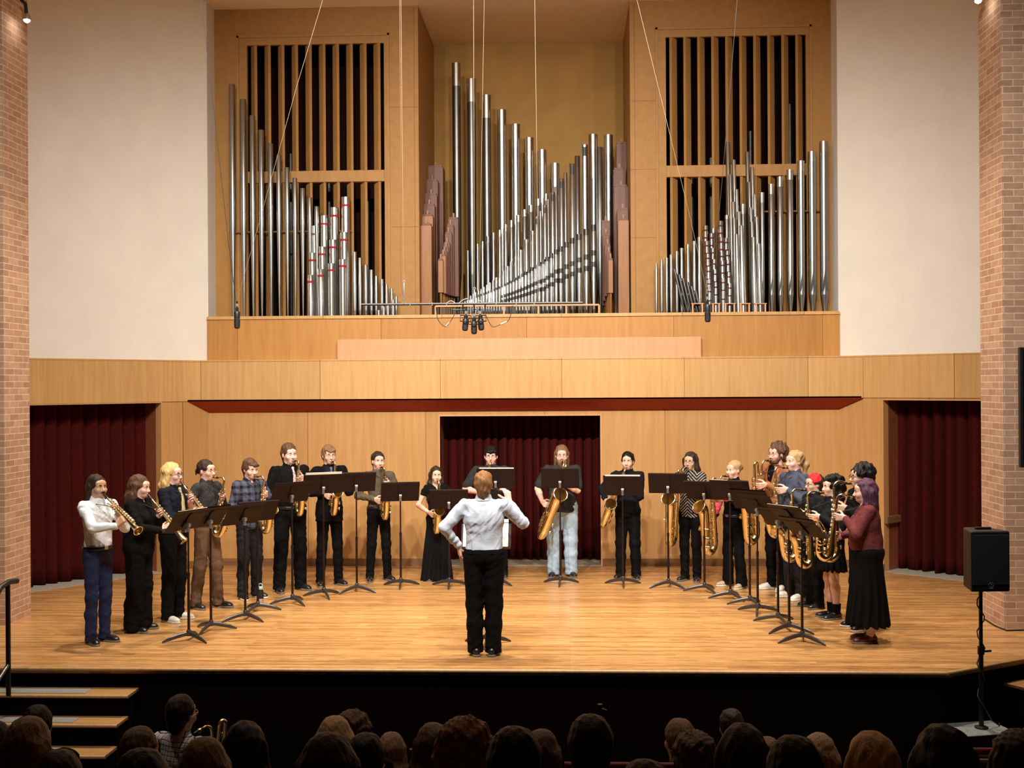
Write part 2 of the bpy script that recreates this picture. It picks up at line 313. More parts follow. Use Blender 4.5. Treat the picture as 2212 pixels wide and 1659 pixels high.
# piers of brick, hall floor and side walls
struct(MB().box(-8.4, PL, 12.93, 13.56, HALL_Z, Z_CEIL).build('wall_brick_left', M_BRICK))
struct(MB().box(PR, 7.4, 12.93, 13.62, HALL_Z, Z_CEIL).build('wall_brick_right', M_BRICK))
hf = MB(); hf.prism([(-9, -1), (8, -1), (8, 1.5), (-9, 1.5)], 0.6, 0.62)
struct(hf.build('floor_upper_aisle', M_HALL))
rk = MB(); rk._add([(-9, 8.6, HALL_Z), (8, 8.6, HALL_Z), (8, 13.6, HALL_Z), (-9, 13.6, HALL_Z), (-9, 1.5, 0.6), (8, 1.5, 0.6), (-9, 1.5, -1.2), (8, 1.5, -1.2), (-9, 13.6, -1.2), (8, 13.6, -1.2)],
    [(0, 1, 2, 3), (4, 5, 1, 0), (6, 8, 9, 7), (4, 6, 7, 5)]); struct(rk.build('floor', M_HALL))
hw = MB(); hw.box(-9.1, -9, -4, 13, -1.2, Z_CEIL); hw.box(8, 8.1, -4, 13, -1.2, Z_CEIL); hw.box(-9, 8, -4.1, -4, -1.2, Z_CEIL); struct(hw.build('wall_hall', mat('hall_wall', (0.10, 0.07, 0.05), 0.9)))
# ---------------------------------------------------------------- organ cases with slatted openings
def organ_case(X0, X1, gx0, gx1, face_out, label, seams):
    root = empty('organ_case', ((X0 + X1) / 2, Y_CASE, 3.46)); tag(root, label, 'organ case', 'organ cases')
    ox, oy, oz = root.location
    def bx(mb, a, b, c, d, e, f): return mb.box(a - ox, b - ox, c - oy, d - oy, e - oz, f - oz)
    zt, zm1, zm0 = 7.68, 5.80, 5.63
    f = MB(); bx(f, X0, gx0, Y_CASE, Y_CASE + 0.06, 3.46, Z_CEIL); bx(f, gx1, X1, Y_CASE, Y_CASE + 0.06, 3.46, Z_CEIL); bx(f, gx0, gx1, Y_CASE, Y_CASE + 0.06, zt, Z_CEIL)
    f.build('front_panel', M_CASE, root)
    g = MB(); bx(g, gx0, gx1, Y_CASE - 0.015, Y_CASE + 0.1, zm0, zm1); g.build('middle_rail', M_SLAT, root, bevel=0.006)
    t = MB(); w = 0.03
    bx(t, gx0 - 0.15, gx0 - 0.12, Y_CASE - 0.02, Y_CASE, 3.46, zt + 0.14); bx(t, gx1 + 0.05, gx1 + 0.08, Y_CASE - 0.02, Y_CASE, 3.46, zt + 0.14); bx(t, gx0 - 0.15, gx1 + 0.08, Y_CASE - 0.02, Y_CASE, zt + 0.11, zt + 0.14)
    t.build('moulding', M_SLAT, root)
    s = MB()
    if face_out < 0: bx(s, X1 - 0.04, X1, Y_CASE + 0.06, Y_REC, 3.46, Z_CEIL)
    else: bx(s, X0, X0 + 0.04, Y_CASE + 0.06, Y_REC, 3.46, Z_CEIL)
    s.build('side_panel', M_CASE, root)
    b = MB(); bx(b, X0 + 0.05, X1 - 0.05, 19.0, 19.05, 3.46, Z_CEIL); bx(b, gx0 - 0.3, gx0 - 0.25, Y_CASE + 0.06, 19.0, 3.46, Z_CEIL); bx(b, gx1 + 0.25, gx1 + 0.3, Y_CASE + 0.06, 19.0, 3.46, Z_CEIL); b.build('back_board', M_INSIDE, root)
    jt = MB()
    for z in seams: bx(jt, X0 if face_out > 0 else gx1 + 0.09, gx0 - 0.16 if face_out > 0 else X1, Y_CASE - 0.002, Y_CASE, z, z + 0.006)
    for xv in ((X1 - 0.065,) if face_out < 0 else (X0 + 0.065,)): bx(jt, xv, xv + 0.006, Y_CASE - 0.002, Y_CASE, 3.46, Z_CEIL - 0.02)
    jt.build('seam', M_JAMB, root)
    n = 10; pitch = (gx1 - gx0) / n
    for (za, zb) in ((zm1, zt), (3.46, zm0)):
        me = MB()
        me.box(-0.014, 0.014, 0, 0.135, 0, zb - za)
        me.box(-0.02, 0.02, -0.012, 0.0, 0, zb - za)
        mesh = me.mesh('slat', M_SLAT)
        for k in range(n):
            o = bpy.data.objects.new('slat', mesh); COL.objects.link(o); o.parent = root
            o.location = (gx0 + pitch * (k + (0.62 if face_out < 0 else 0.38)) - ox, Y_CASE + 0.012 - oy, za - oz); o.rotation_euler = (0, 0, R(38) * (1 if face_out < 0 else -1))
    return root
organ_case(CLX0, CLX1, -4.75, -2.70, -1, 'left organ case of tan veneer with tall upright slats, behind the red-banded pipes', (6.72, 4.95))
organ_case(CRX0, CRX1, 1.45, 3.48, 1, 'right organ case of tan veneer with tall upright slats, behind the conical pipes', (6.75, 5.75, 4.75))
# ---------------------------------------------------------------- organ pipes
PIPE_BASE = 3.46
def pipe(px, top, w, Y, material, label, group, foot=0.25, taper=1.0, sleeve=0.0, bands=(), band_mat=None, slot=False, rfoot=0.35, base=PIPE_BASE, foot_mat=None, lean=0.0, mouth=False):
    p = at_y(px, top, Y); s = F_PX / (Y * 1.0) ; r = max(0.006, w / s / 2 * 0.97); h = p.z - base; seg = 20 if r > 0.04 else (14 if r > 0.018 else 10)
    rb = r * taper
    b = MB(); b.lathe([(rb, foot), (r, h - 0.004), (r * 0.93, h), (r * 0.86, h - 0.02)], seg)
    o = b.build('organ_pipe', material, None, True, loc=(p.x, Y, base)); tag(o, label, 'organ pipe', group)
    if lean: o.rotation_euler = (0, lean, 0)
    f = MB(); f.lathe([(max(0.006, rb * rfoot * 0.5), 0.0), (rb * rfoot, foot * 0.25), (rb * 0.995, foot)], seg); f.build('foot', foot_mat or material, o, True)
    if sleeve:
        k = MB(); k.lathe([(r * 1.035, h - sleeve), (r * 1.035, h + 0.006), (r * 0.9, h + 0.006)], seg); k.build('tuning_sleeve', M_SLEEVE, o, True)
    for (zt, hh) in bands:
        k = MB(); k.lathe([(r * 1.05, h - zt - hh), (r * 1.05, h - zt)], seg); k.build('band', band_mat, o, True)
    if slot:
        k = MB(); q = r * 0.5
        for j in range(5):
            a0 = -math.pi / 2 - 0.5 + 0.2 * j; a1 = a0 + 0.2; rr = r * 1.05
            k._add([(rr * math.cos(a), rr * math.sin(a), z) for z in (h - 0.04 - 2.6 * r, h - 0.04) for a in (a0, a1)], [(0, 1, 3, 2)])
        k.build('tuning_slot', M_BLACK, o)
    if mouth:
        k = MB(); zz = foot + 0.05
        k._add([(-rb * 0.75, -rb * 0.95, zz), (rb * 0.75, -rb * 0.95, zz), (0, -rb * 1.12, zz + 5.2 * rb), (-rb * 0.75, -rb * 0.6, zz), (rb * 0.75, -rb * 0.6, zz)], [(0, 1, 2), (0, 3, 4, 1), (0, 2, 3), (1, 4, 2)]); k.build('upper_lip', M_GREY, o)
    return o
# left loft: tall tapering row
LT = [(501, 182, 14), (525, 215, 14), (545, 250, 13), (564, 281, 13), (584, 310, 12), (602, 335, 11.5), (620, 362, 11), (637, 385, 11), (653.5, 407, 11.5), (669, 427, 11), (684, 446, 11)]
for i, (x, t, w) in enumerate(LT):
    pipe(x, t, w, 17.52, M_SILVER, 'tall narrow grey organ pipe, %s from the left in the descending left row' % ordinal(i), 'tall descending pipes in front of the left case', foot=1.5, rfoot=0.4)
LS2 = [(766, 544, 9.5), (777.5, 557, 8.5), (790, 572, 8.5), (802, 583, 8.5), (812.5, 596, 7.6), (825, 603, 7.4), (835, 614, 7.2), (846, 623, 7), (856, 640, 6.5)]
for i, (x, t, w) in enumerate(LS2):
    pipe(x, t, w, 17.52, M_SILVER, 'short grey organ pipe, %s after the red-banded pipes in the left loft' % ordinal(i), 'short pipes right of the red-banded pipes', foot=0.25, rfoot=0.4)
for i, (x, t, w) in enumerate([(818, 670, 6), (829, 662, 6), (838, 655, 6), (849, 648, 7)]):
    pipe(x, t, w, 17.44, M_SILVER, 'tiny grey organ pipe, %s from the left at the end of the left loft' % ordinal(i), 'tiny pipes at the end of the left loft', foot=0.06)
RB = [[(671, 594, 13), (674, 546, 15), (679, 488, 16)], [(693, 581, 14.5), (696, 533, 16), (700, 466, 18.5)], [(715.5, 569, 15), (719, 518, 17), (722, 448.5, 19)], [(740, 560, 16), (743.5, 502, 17.5), (746.5, 426, 20.5)]]
for ci, colm in enumerate(RB):
    for ri, (x, t, w) in enumerate(colm):
        pipe(x, t, w, 17.40 + 0.085 * ri, M_SILVER2, 'silver organ pipe with red felt band, %s column from the left, %s' % (ORD[ci], ('front and shortest', 'middle height', 'rear and tallest')[ri]), 'red-banded pipes in the left loft',
             foot=0.12, rfoot=0.6, bands=[(0.088 + 0.012 * ri, 0.03)], band_mat=M_RED)
# middle recess: back row of large pipes with pale sleeves
CT = [(985.5, 138, 19), (1018, 172, 19.5), (1050.7, 207, 19.5), (1083.7, 239, 20), (1113.5, 270, 20), (1143, 299, 20), (1171, 325, 19), (1199, 354, 18.5)]
for i, (x, t, w) in enumerate(CT):
    pipe(x, t, w, 19.0, M_GREY if i < 3 else M_SILVER, 'large organ pipe with pale top sleeve, %s from the left in the recess back row' % ordinal(i), 'large pipes at the back of the recess', foot=0.9, rfoot=0.35, sleeve=0.36)
CR2 = [(1247, 337, 12, 0), (1281, 292, 19.5, 0.22), (1295, 318, 12, 0), (1314, 293, 19.5, 0.3)]
for i, (x, t, w, sl) in enumerate(CR2):
    pipe(x, t, w, 19.1, M_SILVER, 'tall silver organ pipe, %s from the left behind the slotted pipes, recess right side' % ordinal(i), 'tall pipes at the right of the recess', foot=0.9, sleeve=sl)
CS = [(1159, 467.5, 9.5), (1177, 443, 10), (1193.5, 415.5, 11), (1212.5, 387, 11.5), (1236, 354, 14), (1263, 313, 15.5)]
for i, (x, t, w) in enumerate(CS):
    pipe(x, t, w, 18.45, M_SILVER2, 'silver organ pipe with black tuning slot, %s from the left' % ordinal(i), 'pipes with black slots in the recess', foot=0.3, slot=True)
CN = [(1010.5, 542, 4.5), (1031.7, 528, 6), (1042.3, 522.5, 6.4), (1054, 511.6, 7.4), (1065.8, 503.7, 7.6), (1079.4, 498, 8.2), (1092.3, 486, 8.6), (1104.7, 477, 9.4), (1119.5, 466, 9.6), (1133, 454, 11), (1146.8, 444.5, 11.6), (1162.5, 431, 12), (1179.5, 420, 9.5)]
for i, (x, t, w) in enumerate(CN):
    pipe(x, t, w, 18.75, M_SILVER, 'slim silver organ pipe, %s from the left in the rising middle row' % ordinal(i), 'slim rising pipes in the middle of the recess', foot=0.3, sleeve=0.1)
CM = [(1167.5, 456, 6), (1184, 430, 6.5), (1201, 404, 8), (1221, 373, 9)]
for i, (x, t, w) in enumerate(CM):
    pipe(x, t, w, 18.6, M_SILVER2, 'bright slim organ pipe, %s from the left among the slotted pipes' % ordinal(i), 'slim pipes between the slotted pipes', foot=0.3)
n = 18; fx = [1150.5, 1137, 1125, 1114, 1103.8, 1096, 1087]; ft = [500, 519, 541, 555, 566, 576, 587]; fwd = [9, 9.5, 9, 8.6, 8, 7, 6.5]
for k in range(11):
    fx.append(fx[-1] - 7.6 * 0.965 ** k); ft.append(ft[-1] + 6.6 * 0.93 ** k); fwd.append(max(3.2, fwd[-1] * 0.95))
for i in range(n):
    j = n - 1 - i
    pipe(fx[j], ft[j], fwd[j], 18.05, M_SILVER2, 'bright small organ pipe, %s from the left in the row behind the banded reeds' % ordinal(i), 'bright flute pipes in the recess', foot=0.12, sleeve=0.05 if fwd[j] > 6 else 0)
rx = [1282, 1266, 1250.5, 1236, 1223.4, 1211, 1201, 1190.6, 1181.6, 1173, 1164.5, 1156]; rt_ = [485.6, 494.7, 506, 514, 523, 532, 539, 547, 554.5, 560.5, 566, 572]; rw_ = [11.5, 11.5, 10.5, 10.5, 10, 10, 9, 9, 8.6, 8.6, 8, 7.6]
for k in range(26):
    rx.append(rx[-1] - 7.0 * 0.985 ** k); rt_.append(rt_[-1] + 5.2 * 0.945 ** k); rw_.append(max(3.0, rw_[-1] * 0.955))
n = len(rx)
for i in range(n):
    j = n - 1 - i; w = rw_[j]; hh = 0.05 * w / 10 + 0.02
    pipe(rx[j], rt_[j], w, 17.72, M_SILVER2, 'banded reed organ pipe, %s from the left in the front row of the recess' % ordinal(i), 'banded reed pipes at the front of the recess', foot=max(0.1, 0.3 * w / 11), rfoot=0.45,
         taper=0.72, sleeve=0.0, bands=[(0.0, 0.09 * w / 11), (0.36 * w / 11, hh), (0.52 * w / 11, hh)] if w > 4.5 else [(0.0, 0.04)], band_mat=M_PIPEDK)
# rack in front of the reeds, thing with posts
rk_ = empty('pipe_rack', (at_y(1116, 660, 17.5).x, 17.5, PIPE_BASE)); tag(rk_, 'long low pipe rack of pale wood along the front of the recess', 'pipe rack')
xa, xb = at_y(941, 660, 17.5).x - rk_.location.x, at_y(1294, 660, 17.5).x - rk_.location.x; zr = at_y(1116, 660, 17.5).z - PIPE_BASE
MB().box(xa, xb, -0.03, 0.03, zr - 0.012, zr + 0.012).build('rack_board', M_PINK, rk_)
for q in (0.0, 0.42, 0.63, 0.8, 1.0): MB().box(xa + (xb - xa) * q - 0.012, xa + (xb - xa) * q + 0.012, -0.02, 0.02, 0, zr).build('rack_post', M_PINK, rk_)
xx = 0.015
while xx < 0.98:
    MB().lathe([(0.006, 0), (0.009, zr - 0.012)], 8, c=(xa + (xb - xa) * xx, 0.0, 0)).build('pipe_toe', M_SILVER, rk_, True); xx += 0.0135 + 0.03 * xx * xx
# square wooden pipes at both sides of the recess
def wood_pipe(x0, x1, top, Y, bot, material, label, group, cap=True):
    a = at_y(x0, top, Y); b_ = at_y(x1, top, Y); zb = at_y(x0, bot, Y).z; w = b_.x - a.x; h = a.z - zb
    o = MB().box(-w / 2, w / 2, 0, w * 1.15, 0, h).build('wooden_organ_pipe', material, loc=((a.x + b_.x) / 2, Y, zb), bevel=0.004); tag(o, label, 'organ pipe', group)
    if cap: MB().box(-w * 0.42, w * 0.42, w * 0.1, w, h, h + 0.03).build('stopper', M_WPIPER, o); MB().box(-0.012, 0.012, w * 0.4, w * 0.4 + 0.025, h + 0.03, h + 0.1).build('stopper_handle', M_WPIPE, o)
    if zb > 3.6: MB().lathe([(0.012, 3.46 - zb), (0.018, 0)], 8, c=(0, w * 0.5, 0)).build('foot', M_WPIPE, o, True)
    return o
LW = [(909, 932, 487, 17.9, M_WPIPE), (910, 935, 467, 18.1, M_WPIPE), (913, 939, 444, 18.3, M_WPIPER), (916, 944, 421, 18.5, M_WPIPER), (919, 946, 391, 18.7, M_WPIPER), (921, 957, 361, 18.9, M_WPIPER)]
for i, (a, b_, t, Y, m) in enumerate(LW):
    wood_pipe(a, b_, t, Y, 690, m, 'square wooden organ pipe, %s from the front in the large left stack' % ordinal(i), 'large wooden pipes at the left of the recess')
LW2 = [(946, 957, 563, 17.8, 632), (951, 963, 553, 17.9, 634), (953, 966, 546, 18.0, 636), (957, 969, 537, 18.1, 637), (958, 972, 527, 18.2, 638), (961, 976, 505, 18.3, 639), (965, 980, 488, 18.4, 640), (968, 990, 473, 18.5, 641)]
for i, (a, b_, t, Y, bt) in enumerate(LW2):
    wood_pipe(a, b_, t, Y, bt, M_WPIPE if i < 2 else M_WPIPER, 'slim wooden organ pipe, %s from the front in the small left stack' % ordinal(i), 'small wooden pipes at the left of the recess')
RW = [(1335, 1358.5, 476, 17.9, M_WPIPE), (1333, 1358, 453, 18.1, M_WPIPER), (1326, 1357, 403, 18.4, M_WPIPER), (1325, 1352, 366, 18.7, M_WPIPER), (1331, 1354, 310, 18.95, M_WPIPER)]
for i, (a, b_, t, Y, m) in enumerate(RW):
    wood_pipe(a, b_, t, Y, 690, m, 'square wooden organ pipe, %s from the front in the large right stack' % ordinal(i), 'large wooden pipes at the right of the recess')
RW2 = [(1314, 1324, 562, 17.8, 633), (1310, 1320, 548, 17.95, 634), (1306, 1319, 530, 18.1, 640), (1302, 1316, 508, 18.25, 650), (1299, 1318, 480, 18.4, 660)]
for i, (a, b_, t, Y, bt) in enumerate(RW2):
    wood_pipe(a, b_, t, Y, bt, M_WPIPE if i < 1 else M_WPIPER, 'slim wooden organ pipe, %s from the front in the small right stack' % ordinal(i), 'small wooden pipes at the right of the recess')
# right loft
RT = [(1605, 442, 10), (1646, 417, 10), (1665.7, 399, 12.5), (1684.7, 383, 13.5), (1706, 368, 14.5), (1730, 349, 16), (1753.5, 329, 17.5), (1779, 307, 18.5)]
for i, (x, t, w) in enumerate(RT):
    pipe(x, t, w, 17.55, M_SILVER, 'tall silver organ pipe, %s from the left in the rising right row' % ordinal(i), 'tall rising pipes in front of the right case', foot=0.42, rfoot=0.3, sleeve=0.14, mouth=True, foot_mat=M_SILVER)
CONE = [(1576.5, 307, 10, 17.66), (1589, 345, 8, 17.62), (1581, 377, 9, 17.58), (1594, 409, 8, 17.54), (1586, 436, 9, 17.5), (1598, 457, 9, 17.47), (1587.5, 470, 9, 17.44), (1602.5, 487, 9, 17.42), (1592, 506, 9, 17.4),
        (1618.5, 328, 9, 17.66), (1628.5, 361, 8, 17.62), (1621.5, 393, 9, 17.58), (1633, 420, 8, 17.54), (1624, 448, 8, 17.5), (1636, 468, 8, 17.47), (1625.5, 479, 8, 17.44), (1628, 512, 8, 17.42), (1639.5, 526, 8, 17.4)]
for i, (x, t, w, Y) in enumerate(CONE):
    k = i % 9
    pipe(x + 3, t, w, Y, M_SILVER2 if k % 2 else M_SILVER, 'slender conical organ pipe, %s from the back in the %s cluster' % (ordinal(k), 'left-hand' if i < 9 else 'right-hand'), 'conical pipes in the right loft', foot=0.16, taper=1.55, lean=-0.02)
DR = [[(1524, 487.5, 11), (1527, 521, 11), (1529, 548, 9.5), (1530.5, 576, 9), (1532, 603, 8)], [(1537, 504, 10), (1540, 536, 9.5), (1542.5, 560, 9), (1544.5, 582, 8), (1546, 610, 7)],
      [(1556.5, 477.6, 12), (1558, 512.6, 11), (1559, 544, 10), (1560.5, 563, 9), (1562, 600, 8)], [(1568.5, 514, 11), (1571, 542, 9.5), (1572.5, 561, 9), (1574, 588, 8), (1576, 612, 7)]]
for ci, colm in enumerate(DR):
    for ri, (x, t, w) in enumerate(colm):
        pipe(x, t, w, 17.58 - 0.045 * ri, M_SILVER2, 'silver organ pipe with dark red bands, %s column from the left, %s from the back' % (ORD[ci], ORD[ri]), 'dark red banded pipes in the right loft', foot=0.1, rfoot=0.5,
             bands=[(0.06, 0.022), (0.17, 0.022), (0.30, 0.022)], band_mat=M_DKRED)
SR = [(1417.6, 570, 6), (1429, 563, 6.5), (1440, 558, 7), (1449.7, 551, 7.4), (1462, 544, 7.6), (1472.5, 537, 8), (1486, 529, 8.6), (1499.5, 522, 8.6), (1510.5, 513.5, 9), (1570, 466, 9), (1541, 495, 9)]
for i, (x, t, w) in enumerate(SR):
    pipe(x, t, w, 17.62 if i > 8 else 17.5, M_SILVER, 'small grey organ pipe, %s from the left at the inner end of the right loft' % ordinal(i) if i < 9 else 'grey organ pipe showing behind the dark red banded pipes, %s' % ('taller' if i == 9 else 'shorter'), 'small rising pipes in the right loft', foot=0.2, sleeve=0.05)
for i, (x, t) in enumerate([(1484, 578), (1491, 590), (1498, 598), (1505, 607), (1512, 616), (1519, 625)]):
    pipe(x, t, 6.5, 17.42, M_PIPEDK, 'dark leaning reed pipe, %s from the left in front of the small grey pipes' % ordinal(i), 'dark leaning reeds in the right loft', foot=0.12, rfoot=0.3, taper=0.7, lean=-0.22)
# small wooden racks at the feet of the right loft
for i, (xa, xb) in enumerate([(1493, 1520), (1537, 1556), (1564, 1589), (1597, 1621), (1630, 1656)]):
    a = at_y(xa, 655, 17.36); b_ = at_y(xb, 655, 17.36); o = empty('pipe_rack', ((a.x + b_.x) / 2, 17.36, PIPE_BASE)); tag(o, 'small wooden pipe rack on the right loft edge, %s from the left' % ORD[i], 'pipe rack', 'small pipe racks in the right loft')
    w = (b_.x - a.x) / 2; h = a.z - PIPE_BASE
    MB().box(-w, w, -0.02, 0.05, h - 0.012, h).build('rack_board', M_PINK, o)
    for sx in (-1, 1): MB().box(sx * (w - 0.02) - 0.01, sx * (w - 0.02) + 0.01, -0.015, 0.015, 0, h - 0.012).build('rack_post', M_PINK, o)
for i in range(7):                              # dim pipes inside the cases
    for s_, (gx0, gx1) in enumerate(((-4.6, -2.8), (1.6, 3.4))):
        x = gx0 + (gx1 - gx0) * i / 6; hgt = (2.9 - 0.14 * i) if s_ == 0 else (2.2 + 0.2 * i)
        b = MB(); b.lathe([(0.012, 0), (0.04, 0.3), (0.04, hgt), (0.034, hgt)], 12); o = b.build('organ_pipe', M_PIPEDK, None, True, loc=(x, 18.55, 3.46))
        tag(o, 'dim pipe inside the %s organ case behind the slats, %s from the left' % ('left' if s_ == 0 else 'right', ORD[i]), 'organ pipe', 'dim pipes inside the organ cases')
for nm, xs, lab in (('left', (495, 760), 'thin support bar behind the tall pipes of the left loft'), ('right', (1650, 1790), 'thin support bar behind the tall pipes of the right loft')):
    a = at_y(xs[0], 502 if nm == 'left' else 457, 17.64); b_ = at_y(xs[1], 502 if nm == 'left' else 457, 17.64); zz = a.z
    tag(MB().tube([(a.x, 17.64, zz), (b_.x, 17.64, zz)], 0.012, 8).build('support_bar', M_WPIPE), lab, 'bar')
# ---------------------------------------------------------------- curtains
def curtain(a, b_, z0, z1, folds, amp, label, seed, top_dark=True):
    a = Vector((a[0], a[1], 0)); b_ = Vector((b_[0], b_[1], 0)); d = b_ - a; L_ = d.length; d.normalize(); n = Vector((-d.y, d.x, 0)); rnd = random.Random(seed)
    nu, nv = folds * 14, 14; ph = [rnd.uniform(-0.9, 0.9) for _ in range(folds + 2)]; am = [rnd.uniform(0.55, 1.25) for _ in range(folds + 2)]; vs = []; fs = []
    for j in range(nv + 1):
        v = j / nv; z = z0 + (z1 - z0) * v
        for i in range(nu + 1):
            u = i / nu * folds; k = int(min(folds - 1, u)); t = u - k; A = am[k] * (1 - t) + am[k + 1] * t; P = ph[k] * (1 - t) + ph[k + 1] * t
            sw = math.sin(2 * math.pi * u + P + 0.5 * (1 - v) * math.sin(k * 1.7)); off = amp * A * (0.55 + 0.45 * (1 - v)) * (sw + 0.25 * math.sin(4 * math.pi * u + 2 * P))
            q = a + d * (i / nu * L_ + 0.25 * amp * math.cos(2 * math.pi * u + P)) + n * off; vs.append((q.x, q.y, z))
    w = nu + 1
    for j in range(nv):
        for i in range(nu): fs.append((j * w + i, j * w + i + 1, (j + 1) * w + i + 1, (j + 1) * w + i))
    m = MB(); m._add(vs, fs); o = m.build('curtain', M_CURT, None, True)
    so = o.modifiers.new('thickness', 'SOLIDIFY'); so.thickness = 0.012; so.offset = 0
    return tag(o, label, 'curtain')
curtain((DX0 - 0.1, Y_BACK + 0.68), (DX1 + 0.25, Y_BACK + 0.68), 0.02, 2.5, 21, 0.085, 'dark maroon velvet curtain filling the middle doorway behind the players', 3)
p0 = LS + LSd * (TDL - 0.05) + LSn * 0.42; p1 = LS + LSd * (TDL + 0.95) + LSn * 0.42; p2 = LS + LSd * (TDL + 0.98) + LSn * 0.40; p3 = LS + LSd * (TDL + 2.4) + LSn * 0.38
curtain(p1, p0, 0.02, 2.7, 5, 0.09, 'maroon velvet curtain in the left doorway, the half nearer the back wall', 5)
curtain(p3, p2, 0.02, 2.7, 7, 0.09, 'maroon velvet curtain in the left doorway, the half next to the brick', 6)
q0 = RS + RSd * (TDR - 0.1) + RSn * 0.42; q1 = RS + RSd * (TDR + 2.2) + RSn * 0.42
curtain(q0, q1, 0.02, 2.7, 13, 0.11, 'red velvet curtain in the right doorway beside the brick pier', 8)
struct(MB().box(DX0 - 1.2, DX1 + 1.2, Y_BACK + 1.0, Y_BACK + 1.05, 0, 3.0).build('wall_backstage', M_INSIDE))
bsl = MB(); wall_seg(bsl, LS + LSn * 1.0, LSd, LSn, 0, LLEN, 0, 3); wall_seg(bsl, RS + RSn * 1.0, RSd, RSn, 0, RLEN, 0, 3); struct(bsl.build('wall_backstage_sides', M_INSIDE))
# wooden rail on the right door jamb
pt = RS + RSd * (TDR - 0.02) + RSn * 0.02
rl = MB(); wall_seg(rl, RS + RSn * 0.0, RSd, RSn, TDR + 0.0, TDR + 0.05, 0.66, 0.76, th=0.36); o = rl.build('door_rail', M_BASE, bevel=0.006); tag(o, 'short brown wooden rail across the jamb of the right doorway', 'rail')
# outlet
oo = empty('wall_outlet', (1.948, Y_BACK - 0.012, 0.35)); tag(oo, 'black double wall outlet low on the back wall', 'outlet')
MB().box(-0.055, 0.055, 0, 0.011, -0.04, 0.04).build('plate', M_BLACK, oo, bevel=0.003)
for sx in (-0.024, 0.024): MB().box(sx - 0.015, sx + 0.015, -0.004, 0.0, -0.02, 0.02).build('socket', mat('outlet_grey', (0.03, 0.03, 0.03), 0.4), oo)
# ---------------------------------------------------------------- steps, rail
SX = -4.02
for k in range(4):
    zt = -0.19 * (k + 1); y1 = Y_FRONT - 0.275 * k; y0 = y1 - 0.275
    o = empty('stage_step', ((-7.4 + SX) / 2, (y0 + y1) / 2, HALL_Z)); tag(o, '%s wooden step below the stage at the left, with grey grip strip' % ('highest', 'second highest', 'third highest', 'lowest')[k], 'step', 'wooden steps at the left of the stage')
    hw_ = (SX + 7.4) / 2; zz = zt - HALL_Z
    MB().box(-hw_, hw_ - 0.02, -0.12, 0.137, 0, zz - 0.03).build('riser', M_DARK, o)
    MB().box(-hw_, hw_, -0.137, 0.137, zz - 0.03, zz).build('tread', M_TREAD, o, bevel=0.004)
    MB().tube([(-hw_, -0.137, zz - 0.015), (hw_, -0.137, zz - 0.015)], 0.0155, 8).build('nosing', M_NOSE, o, True)
    MB().box(-hw_ + 0.3, hw_ - 0.42, -0.09, 0.07, zz, zz + 0.004).build('grip_strip', M_GRIP, o)
for k in range(3):
    zt = -0.19 * (k + 1); b = Vector((4.02, 11.40)); d = Vector((0.83, 0.55)).normalized(); n = Vector((0.55, -0.83)).normalized(); b = b + n * (0.275 * k) + d * 0.02
    o = empty('stage_step', (b.x, b.y, HALL_Z), math.atan2(d.y, d.x)); tag(o, '%s wooden step at the right corner of the stage' % ('upper', 'middle', 'lower')[k], 'step', 'wooden steps at the right of the stage')
    zz = zt - HALL_Z
    MB().box(0.02, 2.4, -0.25, 0.0, 0, zz - 0.03).build('riser', M_DARK, o); MB().box(0, 2.4, -0.275, 0.0, zz - 0.03, zz).build('tread', M_TREAD, o, bevel=0.004)
    MB().tube([(0, -0.275, zz - 0.015), (2.4, -0.275, zz - 0.015)], 0.0155, 8).build('nosing', M_NOSE, o, True)
hr = empty('handrail', (-5.12, 10.75, -0.19)); tag(hr, 'black metal handrail on the left stage steps', 'handrail')
MB().tube([(0, 0, 0), (0, 0, 1.02)], 0.022, 12).build('post', M_BLACK, hr, True)
MB().tube([(0.02, 0.14, 1.02), (0.0, 0.02, 1.03), (-0.02, -0.1, 1.0), (-0.03, -1.2, 0.24)], 0.026, 12).build('rail', M_BLACK, hr, True)
MB().tube([(0, 0, 0.28), (-0.02, -0.6, -0.05), (-0.03, -1.2, -0.42)], 0.018, 10).build('lower_rail', mat('rail_grey', (0.12, 0.12, 0.12), 0.3, 0.6), hr, True)
MB().tube([(-0.03, -1.2, -0.57), (-0.03, -1.2, 0.24)], 0.02, 10).build('post', M_BLACK, hr, True)
# ---------------------------------------------------------------- loudspeaker on a pole on a grey subwoofer
SPK = at_z(2120, 1573, -0.47)
sb = empty('subwoofer', (SPK.x, SPK.y, HALL_Z), R(14)); tag(sb, 'grey-topped low black bass speaker carrying the loudspeaker pole', 'subwoofer')
MB().box(-0.26, 0.22, -0.2, 0.2, 0, 0.47).build('cabinet', M_BLACK, sb, bevel=0.015); MB().box(-0.26, 0.22, -0.2, 0.2, 0.47, 0.482).build('top_panel', mat('sub_grey', (0.20, 0.22, 0.22), 0.8, var=0.25, scale=30), sb, bevel=0.004)
st = empty('speaker_pole', (SPK.x, SPK.y, HALL_Z + 0.482)); tag(st, 'black speaker pole with a cable wound round it', 'speaker pole')
zp = at_y(2120, 1272, SPK.y).z - (HALL_Z + 0.482)
MB().lathe([(0.06, 0), (0.06, 0.012), (0.03, 0.02)], 16).build('base_flange', M_BLACK, st, True); MB().tube([(0, 0, 0.01), (0, 0, zp * 0.55)], 0.021, 12).build('lower_tube', M_BLACK, st, True); MB().tube([(0, 0, zp * 0.55), (0, 0, zp)], 0.017, 12).build('upper_tube', M_BLACK, st, True)
